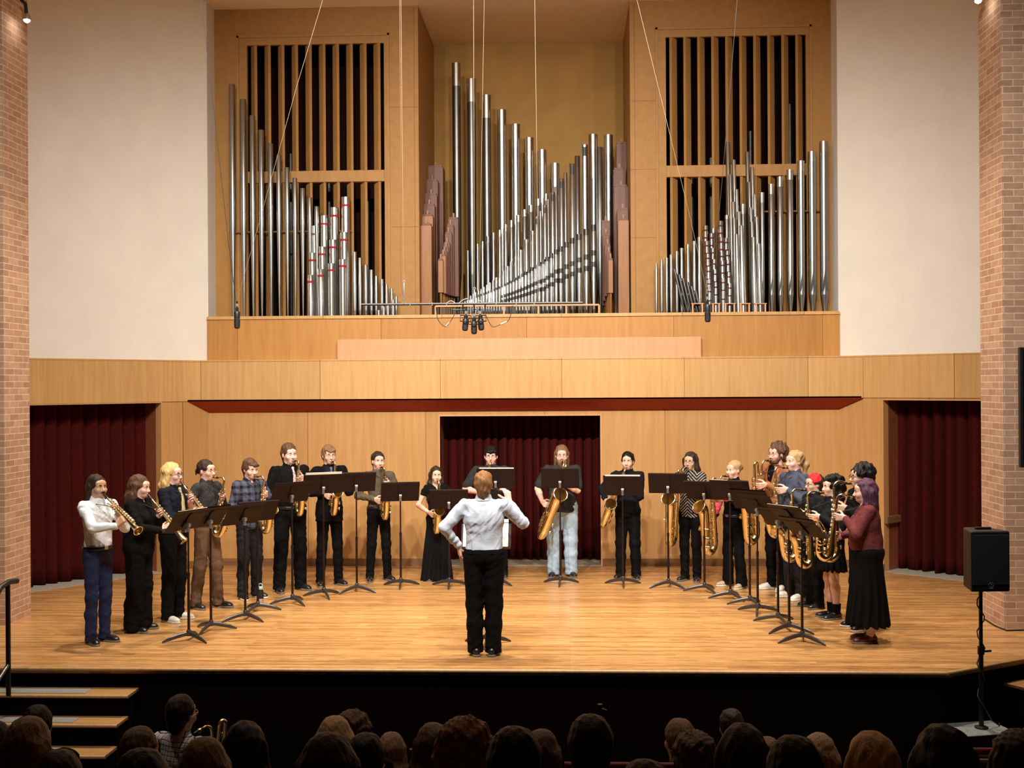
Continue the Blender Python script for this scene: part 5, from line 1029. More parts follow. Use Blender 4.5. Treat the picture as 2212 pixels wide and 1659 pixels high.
    if style == 'jacket':                                                                # lapels, opening with a dark shirt
        def lf(P):
            v = np.abs(P[:, 0]) - (0.015 + (P[:, 2] - 1.12 * S) * 0.22); d = np.maximum(np.maximum(tf0(P) - 0.010, np.abs(v) - 0.026), np.maximum(P[:, 1] + 0.01, np.maximum(1.12 * S - P[:, 2], P[:, 2] - 1.47 * S))); return d
        ch('lapels', lf, P3(-0.2, -0.3, 1.1), P3(0.2, 0.02, 1.5), 0.006, sm, so)
        ch('shirt', lambda P: np.maximum(np.maximum(tf0(P) - 0.004, np.abs(P[:, 0]) - (0.01 + (P[:, 2] - 1.12 * S) * 0.19)), np.maximum(P[:, 1], np.maximum(1.12 * S - P[:, 2], P[:, 2] - 1.49 * S))), P3(-0.12, -0.3, 1.1), P3(0.12, 0.03, 1.5), 0.006, CM_[undershirt or 'navyshirt'])
        ch('jacket_opening', lambda P: np.maximum(np.maximum(tf0(P) - 0.005, np.abs(P[:, 0]) - 0.006), np.maximum(P[:, 1], np.maximum(hem - P[:, 2], P[:, 2] - 1.12 * S))), (-0.02, -0.4, hem - 0.02), (0.02, 0.02, 1.14 * S), 0.006, CM_['black'], so)
    if tie:
        def ti(P):
            w = 0.013 + np.clip((1.42 * S - P[:, 2]) * 0.075, 0, 0.03); return np.maximum(np.maximum(tf0(P) - 0.012, np.abs(P[:, 0]) - w), np.maximum(P[:, 1] + 0.03, np.maximum(1.03 * S - P[:, 2], P[:, 2] - 1.455 * S)))
        to = ch('tie', ti, P3(-0.06, -0.4, 1.0), P3(0.06, 0, 1.48), 0.006, tie)
        kn_ = Sdf().cap(P3(0, -0.078, 1.462), P3(0, -0.088, 1.435), 0.019, 0.012); lo, hi = kn_.bound(); ch('tie_knot', lambda P: kn_.ev(P), lo, hi, 0.005, tie, to)
    if forearm:
        for side in 'LR':
            Sh, E_, Wr = A[side][:3]; fs = Sdf().cap(E_ - (E_ - Sh) * 0.12, Wr - (Wr - E_) * 0.04, 0.057 * S, 0.041 * S); lo, hi = fs.bound(); ch('sleeve', lambda P: fs.ev(P) + folds(P, 0.003, seed), lo, hi, 0.0068, CM_[forearm])
    # ---- lower garment
    kind = legs[1]; lm = CM_[legs[0]]; L_ = Sdf(); zb = 0.030 * S
    if kind in ('straight', 'slim', 'wide', 'boot'):
        L_.ell(P3(0, 0.012, 0.95), np.array((0.163 * build, 0.118 * build + belly * 0.6, 0.13)) * S, 0.05)
        q = {'straight': (0.094, 0.073, 0.068, 0.066), 'slim': (0.088, 0.064, 0.060, 0.058), 'wide': (0.102, 0.088, 0.095, 0.108), 'boot': (0.094, 0.070, 0.068, 0.085)}[kind]
        for side in 'LR':
            hip, kn, an = A[side][6:9]; an2 = np.array((an[0], an[1] - 0.012, 0.02)); q2 = [x * S * (0.55 + 0.45 * build) * tw for x in q]
            L_.cap(hip, kn, q2[0], q2[1], 0.03); L_.cap(kn, kn + (an2 - kn) * 0.4 + P3(0, 0.01, 0), q2[1], q2[2], 0.03); L_.cap(kn + (an2 - kn) * 0.4 + P3(0, 0.01, 0), an2, q2[2], q2[3], 0.03)
        waist = 1.018 * S if style == 'tuck' else 1.03 * S; lo, hi = L_.bound(); lo[2] = 0.02
        def pf2(P):
            z = P[:, 2]; fo = folds(P, 0.0028, seed + 1) + 0.003 * np.exp(-((z - 0.10) / 0.07) ** 2) * np.sin(z * 80 + 25 * P[:, 0] + 2 * np.sin(P[:, 0] * 20 + seed)); d = L_.ev(P) + fo
            if style == 'tuck': d = np.minimum(d, np.maximum(np.minimum(t.ev(P), L_.ev(P)) - 0.0065, np.abs(z - 0.995 * S) - 0.022))
            return np.maximum(np.maximum(d, (zb if kind != 'wide' else 0.028) - z), z - waist)
        po = ch('trousers', pf2, lo, hi, 0.0068, lm)
        if belt and style in ('tuck',):
            bw_ = lambda P: np.maximum(np.minimum(L_.ev(P), t.ev(P)) - 0.012, np.abs(P[:, 2] - 0.998 * S) - 0.017); bo = ch('belt', bw_, P3(-0.4, -0.4, 0.97), P3(0.4, 0.4, 1.03), 0.0065, M_LEATH)
            yb = -0.118 * build * S - belly * 0.65
            MB().box(-0.022, 0.022, yb - 0.014, yb - 0.004, 0.998 * S - 0.017, 0.998 * S + 0.017).build('buckle', M_STEEL, bo, bevel=0.003)
    else:
        bot, rw, ztop = {'long_skirt': (0.20, 0.235, 1.04), 'mini': (0.60, 0.20, 1.03), 'gown': (0.012, 0.26, 1.06)}[kind]
        L_.ell(P3(0, 0.012, 0.97), np.array((0.165 * build, 0.125 * build + belly * 0.6, 0.12)) * S, 0.05); L_.cone(P3(0, 0.012, bot), P3(0, 0.012, 0.96), rw * B, 0.155 * B, 0.78, 0.06); lo, hi = L_.bound()
        def sf2(P):
            an_ = np.arctan2(P[:, 1], P[:, 0]); z = P[:, 2] / S; amp = 0.016 * np.clip((1.0 - z) / (1.0 - bot), 0, 1); return np.maximum(L_.ev(P) + amp * np.sin(an_ * 17 + 1.5 * np.sin(z * 5 + seed)), P[:, 2] - ztop * S)
        ch('skirt', sf2, lo - 0.02, hi + 0.02, 0.0072, lm)
    # ---- shoes
    um, sm_ = shoes; um = um or M_LEATH; sm_ = sm_ or M_SOLE
    for side, sg in (('L', 1), ('R', -1)):
        an = A[side][8]; shoe('shoe', an[0], an[1] - 0.012, sg * 14, S * 1.0, um, sm_, body, boot=0.09 if um is M_OXB else 0.0)
    if legs[1] == 'mini':
        for side in 'LR': an = A[side][8]; MB().lathe([(0.044, 0.06), (0.047, 0.13), (0.05, 0.17)], 16, c=(an[0], an[1], 0)).build('sock', CM_['black'], body, True)
    # ---- instrument and strap
    if sax:
        o = get_sax(sax[0]); o.matrix_world = Matrix.Translation((p.x, p.y, 0)) @ Matrix.Rotation(R(phi), 4, 'Z') @ Ms; FIG[key + '_sax'] = o
        if strap:
            ring = np.array(Ms @ Vector((0, -0.15 if sax[0][0] != 'b' else -0.25, -0.16) if sax[0][0] != 's' else (0, -0.2, -0.02))); sp = MB(); pl = [P3(-0.066, 0.05, 1.485), P3(-0.075, -0.04, 1.455), ring]; pr = [P3(0.066, 0.05, 1.485), P3(0.075, -0.04, 1.455), ring]
            sp.tube(pl, 0.0035, 6); sp.tube(pr, 0.0035, 6); sp.tube([pl[0], P3(0.04, 0.085, 1.49), P3(-0.04, 0.085, 1.49)[::1] if 0 else P3(0, 0.092, 1.49), pr[0]], 0.006, 6); sp.build('neck_strap', M_STRAP, body, True)
    return body
M_TIEY = mat('tie_yellow', (0.62, 0.52, 0.28), 0.6, var=0.15, scale=40); M_TIEP = mat('tie_pink', (0.75, 0.50, 0.48), 0.6); M_TIEB = mat('tie_blue', (0.12, 0.17, 0.34), 0.5)
ALTO, TEN, BARI, SOP = 'alto_saxophone', 'tenor_saxophone', 'baritone_saxophone', 'soprano_saxophone'
person('p1', (214, 1388), 1022, 58, 'man in a white shirt and navy trousers playing a straight saxophone at far left', 'tan', ('slick', 'dkbrown', {'length': 0.12}), shirt=('white', 'long', 'tuck'), legs=('navy', 'slim'), sax=(SOP, 0, 0, 32), head=(0, -2), beard='moustache', stance=0.085)
person('p2', (302, 1362), 1024, 82, 'woman with long brown hair all in black playing a straight saxophone', 'fair', ('long', 'brown', {'length': 0.30}), build=1.22, belly=0.04, fem=True, shirt=('black', 'long', 'out'), legs=('black', 'wide'), sax=(SOP, 0, 0, 50), head=(0, 6), stance=0.09)
person('p3', (377, 1340), 996, 74, 'person with very long blond hair, glasses, dark shirt and pale tie, playing a straight saxophone', 'pink', ('long', 'blond', {'length': 0.36}), build=1.12, belly=0.02, shirt=('navyshirt', 'rolled', 'tuck'), legs=('black', 'straight'), shoes=(M_SNEAK, M_SOLEW), sax=(SOP, 0, 0, 50), glasses='dark', tie=M_TIEY)
person('p4', (450, 1313), 990, 66, 'man with tied dark hair, dark grey shirt and brown trousers playing an alto saxophone', 'fair', ('tied', 'dkbrown', {}), shirt=('charcoal', 'long', 'tuck'), legs=('brown', 'straight'), sax=(ALTO, 0, 4, 12), glasses='thin', stagger=0.09)
person('p5', (541, 1292), 988, 46, 'boy in a dark plaid shirt playing an alto saxophone', 'pink', ('fringe', 'brown', {'fringe': 0.02}), shirt=('plaid', 'long', 'out'), legs=('dkjeans', 'straight'), shoes=(M_LEATH, M_SOLEW), sax=(ALTO, 8, -4, 8), head=(0, 8), build=1.05)
person('p6', (628, 1276), 955, 38, 'tall heavy man in a black shirt and pink tie playing an alto saxophone', 'pink', ('crop', 'brown', {}), build=1.22, belly=0.045, shirt=('black', 'long', 'tuck'), legs=('black', 'straight'), sax=(ALTO, 0, 0, 6), tie=M_TIEP, headw=1.06, stance=0.14)
person('p7', (713, 1264), 958, 28, 'slim man in a black blazer and glasses playing an alto saxophone', 'fair', ('fringe', 'ltbrown', {'fringe': 0.025}), shirt=('black', 'long', 'jacket'), legs=('black', 'slim'), sax=(ALTO, 0, 2, 8), tie=M_TIEB, glasses='thin', stance=0.12, build=0.97)
person('p8', (819, 1254), 973, 24, 'slim young man in an olive grey shirt playing an alto saxophone', 'fair', ('short', 'dkbrown', {'fringe': 0.01}), shirt=('olive', 'long', 'tuck'), legs=('black', 'slim'), sax=(ALTO, 4, 0, 6), stance=0.125, build=0.95)
person('p9', (944, 1253), 1007, 14, 'woman in a long black dress playing an alto saxophone', 'fair', ('long', 'dkbrown', {'length': 0.32, 'fringe': 0.02}), fem=True, build=0.93, shirt=('velvet', 'cap', 'dress'), legs=('velvet', 'gown'), sax=(ALTO, 0, 3, 6), neckline=0.03)
person('p10', (1062, 1247), 962, 2, 'heavy man in a grey polo shirt behind the conductor', 'pink', ('fringe', 'black', {'fringe': 0.025}), build=1.28, belly=0.05, shirt=('charcoal', 'short', 'out'), legs=('black', 'straight'), sax=(ALTO, 0, 10, 6), headw=1.08, glasses='thin', stance=0.15)
person('p11', (1215, 1245), 960, 2, 'bearded man in a grey shirt and light blue jeans playing a baritone saxophone', 'pink', ('slick', 'ltbrown', {'length': 0.16}), build=1.25, belly=0.04, shirt=('charcoal', 'short', 'out'), legs=('jeans', 'straight'), shoes=(M_LEATH, M_SOLE), sax=(BARI, 12, 19, 12), beard='full', glasses='thin', headw=1.05, stance=0.12, tw=1.12)
person('p12', (1357, 1249), 974, -12, 'boy in a black jacket with a tenor saxophone slung to one side', 'fair', ('short', 'black', {'fringe': 0.01}), build=1.05, shirt=('midnight', 'long', 'out'), legs=('black', 'straight'), sax=(TEN, 6, 22, 14), stance=0.11)
person('p13', (1492, 1254), 974, -24, 'woman with long dark curls and patterned shirt playing a baritone saxophone', 'olive', ('wavy', 'dkbrown', {'length': 0.28}), fem=True, build=1.02, shirt=('chevron', 'long', 'out'), legs=('black', 'slim'), sax=(BARI, -6, 8, 8, 0.97), glasses='thin', stance=0.085)
person('p14', (1585, 1268), 993, -52, 'woman with a blonde bun and black clothes playing a baritone saxophone', 'fair', ('bun', 'sand', {}), fem=True, build=1.0, shirt=('black', 'long', 'tuck'), legs=('black', 'boot'), shoes=(M_SUEDE, M_SOLEW), sax=(BARI, 0, 6, 8, 0.95), stance=0.13, forearm='pinkred')
person('p15', (1678, 1274), 954, -52, 'bearded curly-haired man in a rust brown cardigan playing a baritone saxophone', 'pink', ('curly', 'brown', {'length': 0.18}), shirt=('rust', 'long', 'jacket'), legs=('black', 'slim'), shoes=(M_SNEAK, M_SOLEW), sax=(BARI, 0, 6, 8), beard='short', glasses='thin', undershirt='black')
person('p16', (1716, 1292), 970, -62, 'person with a long blond ponytail and slate blue shirt playing a tenor saxophone', 'pink', ('pony', 'sand', {'length': 0.22}), build=1.12, shirt=('slate', 'long', 'out'), legs=('dkjeans', 'straight'), shoes=(M_SNEAK, M_SOLEW), sax=(TEN, 0, 0, 6))
person('p17', (1758, 1312), 1022, -72, 'player with bright red hair and glasses playing a tenor saxophone', 'fair', ('short', 'red', {'fringe': 0.01}), build=1.08, shirt=('midnight', 'long', 'out'), legs=('black', 'straight'), sax=(TEN, 0, 4, 6), glasses='dark', undercut='dkbrown')
person('p18', (1796, 1335), 1026, -76, 'player with black curls, short black skirt and bare legs playing a tenor saxophone', 'fair', ('curly', 'black', {'length': 0.24, 'fringe': 0.01}), fem=True, build=1.05, shirt=('midnight', 'long', 'out'), legs=('black', 'mini'), sax=(TEN, 0, 2, 4), stance=0.07)
person('p19', (1858, 1358), 1000, -80, 'curly black-haired player in glasses and black behind the maroon sweater', 'olive', ('curly', 'black', {'length': 0.18}), shirt=('black', 'long', 'out'), legs=('black', 'straight'), shoes=(M_LEATH, M_SOLEW), sax=(TEN, 0, 0, 2), glasses='dark')
person('p20', (1872, 1386), 1032, -96, 'woman with purple-streaked hair, maroon sweater and long black skirt at far right', 'pink', ('bob', 'purple', {'length': 0.22, 'fringe': 0.015}), fem=True, build=1.22, belly=0.045, shirt=('maroon', 'long', 'crop'), legs=('black', 'long_skirt'), shoes=(M_OXB, M_SOLE), sax=(ALTO, 0, 4, -6), head=(0, 4), stance=0.07)
person('conductor', (1047, 1414), 1014, 180, 'conductor in a pale blue shirt and black trousers seen from behind', 'pink', ('crop', 'ginger', {}), build=1.18, shirt=('paleblue', 'long', 'tuck'), legs=('black', 'straight'), belt=False, stance=0.085, strap=False,
       arms={'L': ((0.245, -0.04, 1.03), (1, 0.45, 0.0), (-0.12, -0.15, -1), (-0.8, -0.3, 0), (12, 22, 30)), 'R': ((-0.235, -0.15, 1.445), (-0.75, 0.0, -1), (0.2, -0.2, 0.95), (0.6, -0.7, 0), (35, 75, 95))}, tw=1.05)
SAXL = {'p1': 'straight gold saxophone pointing down from the man in the white shirt', 'p2': 'straight gold saxophone held by the woman with long brown hair', 'p3': 'straight gold saxophone held by the person with long blond hair', 'p4': 'alto saxophone held by the man with tied hair',
        'p5': 'alto saxophone held by the boy in plaid', 'p6': 'alto saxophone before the pink tie', 'p7': 'alto saxophone held by the man in the blazer', 'p8': 'alto saxophone held by the man in the olive grey shirt', 'p9': 'alto saxophone held by the woman in the long dress',
        'p10': 'alto saxophone mostly hidden behind the conductor', 'p11': 'large baritone saxophone slanting before the light jeans', 'p12': 'tenor saxophone slanting beside the black jacket', 'p13': 'baritone saxophone hanging before the patterned shirt', 'p14': 'baritone saxophone of the woman with the bun',
        'p15': 'baritone saxophone before the rust cardigan', 'p16': 'tenor saxophone played by the blond ponytail', 'p17': 'tenor saxophone played by the red-haired player', 'p18': 'tenor saxophone before the short black skirt', 'p19': 'tenor saxophone of the curly player behind the maroon sweater', 'p20': 'alto saxophone held by the woman in the maroon sweater'}
for k_, l_ in SAXL.items(): tag(FIG[k_ + '_sax'], l_, 'saxophone', 'saxophones of the ensemble')
# ---------------------------------------------------------------- listeners in the dark seats, seen from behind
def floor_at(y): return HALL_Z if y > 8.6 else HALL_Z + (8.6 - y) / 7.1 * (0.6 - HALL_Z)
AUD = {}
def listener_meshes(kind):
    """upright seated figure facing +y, head crown at z = 0"""
    if kind in AUD: return AUD[kind]
    wide = 1.0 if kind == 'a' else 1.14; HPa = np.array((0, -0.02, -0.222)); HRa = rotm(180, 4)
    b = Sdf(); head_prims(b, HPa, HRa, 0.98); b.cap((0, -0.03, -0.28), (0, -0.02, -0.19), 0.055, 0.052, 0.03)
    b.ell((0, -0.03, -0.50), (0.15 * wide, 0.10, 0.18), 0.05).ell((0, -0.03, -0.72), (0.14 * wide, 0.11, 0.16), 0.06); ft = -1.36
    for sg in (-1, 1):
        b.cap((sg * 0.18 * wide, -0.03, -0.335), (sg * 0.25 * wide, 0.0, -0.64), 0.05, 0.04, 0.03).cap((sg * 0.25 * wide, 0.0, -0.64), (sg * 0.12, 0.24, -0.74), 0.04, 0.028, 0.02); hand(b, np.array((sg * 0.12, 0.24, -0.74)), (-sg * 0.3, 0.9, -0.1), (0, 0, -1), sg > 0, 1.0, (15, 30, 40))
        b.cap((sg * 0.09, -0.02, -0.84), (sg * 0.12, 0.42, -0.86), 0.08, 0.058, 0.04).cap((sg * 0.12, 0.42, -0.86), (sg * 0.12, 0.40, ft + 0.08), 0.056, 0.038, 0.03).cap((sg * 0.12, 0.40, ft + 0.06), (sg * 0.12, 0.52, ft + 0.045), 0.04, 0.034, 0.03)
    lo, hi = b.bound(); body = sdf_obj('person', lambda P: b.ev(P), lo, hi, 0.010 * Q, SK['fair'])
    t = Sdf(); t.ell((0, -0.03, -0.49), (0.17 * wide, 0.118, 0.20), 0.05).ell((0, -0.03, -0.72), (0.158 * wide, 0.125, 0.18), 0.06).cap((-0.13 * wide, -0.03, -0.335), (0.13 * wide, -0.03, -0.335), 0.066, 0.066, 0.05).cap((0, -0.035, -0.31), (0, -0.03, -0.262), 0.075, 0.064, 0.03)
    for sg in (-1, 1): t.cap((sg * 0.18 * wide, -0.03, -0.335), (sg * 0.25 * wide, 0.0, -0.64), 0.066, 0.055, 0.03).cap((sg * 0.25 * wide, 0.0, -0.64), (sg * 0.13, 0.22, -0.735), 0.055, 0.04, 0.02)
    lo, hi = t.bound(); sh = sdf_obj('shirt', lambda P: np.maximum(t.ev(P) + folds(P, 0.003, 1.0), -0.88 - P[:, 2]), lo, hi, 0.011 * Q, CM_['black'])
    g = Sdf(); g.ell((0, -0.02, -0.84), (0.175 * wide, 0.14, 0.10), 0.05)
    for sg in (-1, 1): g.cap((sg * 0.09, -0.02, -0.84), (sg * 0.12, 0.43, -0.86), 0.095, 0.074, 0.04).cap((sg * 0.12, 0.43, -0.86), (sg * 0.12, 0.40, ft + 0.09), 0.072, 0.062, 0.03)
    lo, hi = g.bound(); tr_ = sdf_obj('trousers', lambda P: g.ev(P), lo, hi, 0.012 * Q, CM_['dkjeans'])
    AUD[kind] = (body.data, sh.data, tr_.data)
    for o in (body, sh, tr_): bpy.data.objects.remove(o)
    return AUD[kind]
def listener_hair(style, kw):
    k = style + str(sorted(kw.items()))
    if k not in AUD:
        HPa = np.array((0, -0.02, -0.222)); hs, amp, fq = hair_fn(style, HPa, rotm(180, 4), 1.0, **kw); lo, hi = hs.bound(); o = sdf_obj('hair', lambda P: hs.ev(P) + lumps(P, amp * 0.5, fq * 1.6, len(AUD)), lo - 0.02, hi + 0.02, 0.0075 * Q, HM['brown']); AUD[k] = o.data; bpy.data.objects.remove(o)
    return AUD[k]
def listener(x, top, Y, hair, turn, label, shirt='black', body='a', skin='fair', sc=1.0):
    p = at_y(x, top, Y); bm, sm, tm = listener_meshes(body); root = bpy.data.objects.new('person', bm); COL.objects.link(root); root.location = (p.x, Y, p.z - 0.012); root.rotation_euler = (0, 0, R(turn)); root.scale = (sc,) * 3
    def om(o, m): o.material_slots[0].link = 'OBJECT'; o.material_slots[0].material = m
    om(root, SK[skin])
    for n, me, m in (('hair', listener_hair(hair[0], hair[2] if len(hair) > 2 else {}), HM[hair[1]]), ('shirt', sm, CM_[shirt]), ('trousers', tm, CM_['dkjeans'])):
        o = bpy.data.objects.new(n, me); COL.objects.link(o); o.parent = root; om(o, m)
    return tag(root, label, 'person', 'listeners in the dark front rows')
LB = ('bob', None)
for a in [
    (83, 1518, 7.3, ('short', 'black'), 10, 'listener with black hair at far left, just behind the brown bob'),
    (70, 1541, 5.6, ('bob', 'ltbrown', {'length': 0.2}), -15, 'listener with a smooth light brown bob at far left before the steps', 'rust'),
    (-8, 1552, 6.45, ('short', 'black'), 0, 'listener cut off by the left picture edge, black hair'),
    (130, 1612, 4.75, ('short', 'dkbrown'), 15, 'lowest dark-haired listener at far left, in front of the steps'),
    (308, 1564, 6.45, ('crop', 'brown'), -20, 'listener with short brown hair left of the man in the checked shirt'),
    (312, 1608, 3.9, ('short', 'black'), 0, 'wide dark head below the man in the checked shirt, left of the light brown hair', 'black', 'b'),
    (443, 1585, 4.75, ('bob', 'ltbrown', {'length': 0.2}), 8, 'listener with light brown bob directly below the golden instrument'),
    (532, 1552, 5.6, ('wavy', 'black', {'length': 0.3}), 0, 'listener with long wavy black hair right of the golden instrument'),
    (725, 1541, 6.45, ('bob', 'sand', {'length': 0.2}), 0, 'listener with sandy hair parted in the middle, left of the brown curls'),
    (764, 1533, 7.3, ('curly', 'brown'), 0, 'listener with small head of brown curls behind the sandy hair'),
    (712, 1574, 3.9, ('long', 'dkbrown', {'length': 0.3}), 0, 'listener with long dark hair in front of the sandy hair'),
    (795, 1577, 5.6, ('short', 'black'), -8, 'dark-capped listener just right of the long dark hair'),
    (848, 1577, 8.15, ('long', 'ltbrown', {'length': 0.25}), -10, 'listener with straight light brown hair alone left of the microphone stand'),
    (935, 1556, 6.45, ('long', 'brown', {'length': 0.3}), 5, 'listener with long reddish brown hair below the conductor, left one', 'slate'),
    (1005, 1548, 4.75, ('curly', 'ginger'), 0, 'listener with tousled reddish hair straight below the conductor'),
    (1112, 1561, 3.9, ('short', 'black'), 0, 'broad black head right of the tousled reddish hair', 'black', 'b'),
    (1172, 1570, 6.45, ('bob', 'brown', {'length': 0.16}), -12, 'listener in brown hair peeping out behind the broad black head', 'white'),
    (1275, 1536, 4.75, ('short', 'dkbrown'), 0, 'listener with tall narrow dark head below the man in jeans'),
    (1392, 1632, 3.9, ('short', 'black'), 0, 'black crown barely rising at the bottom edge right of centre'),
    (1464, 1547, 7.3, ('short', 'ltbrown'), 18, 'listener with streaked greying brown hair below the boy in the black jacket'),
    (1577, 1527, 9.0, ('crop', 'dkbrown'), 10, 'farthest small dark head in the right half of the rows'),
    (1498, 1577, 6.45, ('curly', 'brown', {'length': 0.24}), 0, 'listener with brown waves in front of the greying brown hair'),
    (1602, 1556, 4.75, ('wavy', 'dkbrown', {'length': 0.3}), 0, 'listener with long dark hair below the farthest small head'),
    (1658, 1587, 8.15, ('short', 'ltbrown'), -10, 'small light brown head between two dark heads at the right'),
    (1712, 1580, 3.9, ('short', 'black'), 0, 'large black head left of the pair of blond heads'),
    (1770, 1578, 6.45, ('bob', 'sand', {'length': 0.18}), -15, 'listener with sandy bob partly behind the large black head'),
    (1640, 1628, 5.6, ('bun', 'black'), 0, 'black-haired head low at the bottom edge, under the long dark hair'),
    (1878, 1573, 4.75, ('wavy', 'blond', {'length': 0.3}), 5, 'listener with bright blond hair below the maroon sweater'),
    (2032, 1556, 3.9, ('wavy', 'black', {'length': 0.28}), 0, 'big dim black-haired head before the grey-topped bass speaker', 'black', 'b'),
    (2196, 1575, 4.75, ('curly', 'dkbrown'), 0, 'listener with dark auburn hair cut off at the right picture edge')]: listener(*a)
# the seated player in the checked shirt with a harness and a baritone saxophone
CM_['check'] = cloth('check', (0.75, 0.75, 0.78)).copy()
_nt = CM_['check'].node_tree; _tc = _nt.nodes.new('ShaderNodeTexCoord'); _mp = _nt.nodes.new('ShaderNodeMapping'); _mp.inputs['Rotation'].default_value = (R(90), 0, 0); _br = _nt.nodes.new('ShaderNodeTexBrick'); _br.offset = 0.0
for k_, v_ in (('Scale', 1), ('Brick Width', 0.03), ('Row Height', 0.03), ('Mortar Size', 0.0022)): _br.inputs[k_].default_value = v_
_br.inputs['Color1'].default_value = _br.inputs['Color2'].default_value = (0.78, 0.78, 0.82, 1); _br.inputs['Mortar'].default_value = (0.05, 0.05, 0.08, 1)
_nt.links.new(_tc.outputs['Object'], _mp.inputs[0]); _nt.links.new(_mp.outputs[0], _br.inputs['Vector']); _nt.links.new(_br.outputs['Color'], _nt.nodes['Principled BSDF'].inputs['Base Color'])
ck = listener(396, 1496, 8.15, ('crop', 'dkbrown'), -22, 'seated man in glasses and a checked white shirt with a black harness', 'check')
for sg in (-1, 1): MB().tube([(sg * 0.05, -0.16, -0.62), (sg * 0.11, -0.165, -0.48), (sg * 0.15, -0.12, -0.31), (sg * 0.13, 0.0, -0.315), (sg * 0.1, 0.10, -0.42)], 0.014, 8, sq=(1.3, 0.8)).build('harness_strap', M_STRAP, ck, True)
gl = MB()
for sg in (-1, 1): gl.tube([(sg * 0.031 + 0.024 * math.cos(k * math.pi / 8), 0.088, -0.14 + 0.019 * math.sin(k * math.pi / 8)) for k in range(17)], 0.0026, 6); gl.tube([(sg * 0.054, 0.086, -0.136), (sg * 0.08, 0.0, -0.14), (sg * 0.082, -0.03, -0.142)], 0.0028, 6)
gl.build('glasses', M_FRAMEL, ck, True)
bs_ = get_sax(BARI); q = at_y(424, 1580, 8.3); bs_.matrix_world = Matrix.Translation((q.x, q.y - 0.02, q.z)) @ Matrix.Rotation(R(150), 4, 'Z') @ Matrix.Rotation(R(-6), 4, 'Y') @ Matrix.Scale(0.95, 4)
tag(bs_, 'golden baritone saxophone beside the seated man in the checked shirt', 'saxophone', 'saxophones of the ensemble')
# empty seat at the right with tan upholstery and the row rail
M_SEAT = mat('seat_tan', (0.30, 0.17, 0.07), 0.9, var=0.15, scale=60); M_SEATR = mat('seat_rim', (0.42, 0.07, 0.06), 0.6)
for (x0, x1, yt, Y, lab, tan) in ((2108, 2166, 1617, 5.4, 'empty theatre seat with tan back and red rim beside the auburn hair', True), (1308, 1366, 1648, 5.55, 'theatre seat back with red rim right of the tall narrow dark head', False)):
    a = at_y(x0, yt, Y); b_ = at_y(x1, yt - 4, Y); w = 0.25; zf = floor_at(Y); o = empty('theatre_seat', ((a.x + b_.x) / 2, Y, zf)); tag(o, lab, 'seat', 'theatre seats'); h = a.z - zf
    MB().box(-w, w, -0.03, 0.03, 0.45, h - 0.02).build('seat_back', M_SEAT if tan else M_BLACK, o, bevel=0.015); MB().tube([(-w, 0, h - 0.012), (w, 0, h - 0.012)], 0.016, 10).build('red_rim', M_SEATR, o, True); MB().tube([(-w, -0.028, h - 0.045), (w, -0.028, h - 0.045)], 0.011, 8).build('white_piping', M_PAPER, o, True)
    MB().box(-w, w, 0.03, 0.45, 0.38, 0.46).build('cushion', M_SEAT, o, bevel=0.02)
    for sg in (-1, 1): MB().box(sg * w - 0.02, sg * w + 0.02, -0.02, 0.40, 0, 0.62).build('side_frame', M_BLACK, o, bevel=0.006)
# bottle beside the plaid shirt
bp_ = at_z(563, 1309, 0); bt = empty('water_bottle', (bp_.x, bp_.y, 0)); tag(bt, 'black water bottle with pale mint lid standing on the stage floor', 'bottle')
MB().lathe([(0.033, 0.0), (0.036, 0.01), (0.036, 0.17), (0.026, 0.195), (0.026, 0.2)], 18).build('body', M_BLACK, bt, True); mint = mat('mint_plastic', (0.45, 0.66, 0.62), 0.4)
MB().lathe([(0.029, 0.2), (0.029, 0.225), (0.02, 0.232)], 18).build('lid', mint, bt, True); MB().tube([(0.022 * math.cos(k * math.pi / 8), 0, 0.245 + 0.022 * math.sin(k * math.pi / 8)) for k in range(17)], 0.0055, 8).build('carry_loop', mint, bt, True)
lb_ = MB(); lb_.lathe([(0.0365, 0.03), (0.0365, 0.09)], 18); lb_.build('coloured_band', mat('sticker', (0.4, 0.12, 0.10), 0.5, col2=(0.5, 0.5, 0.45), scale=40), bt, True)
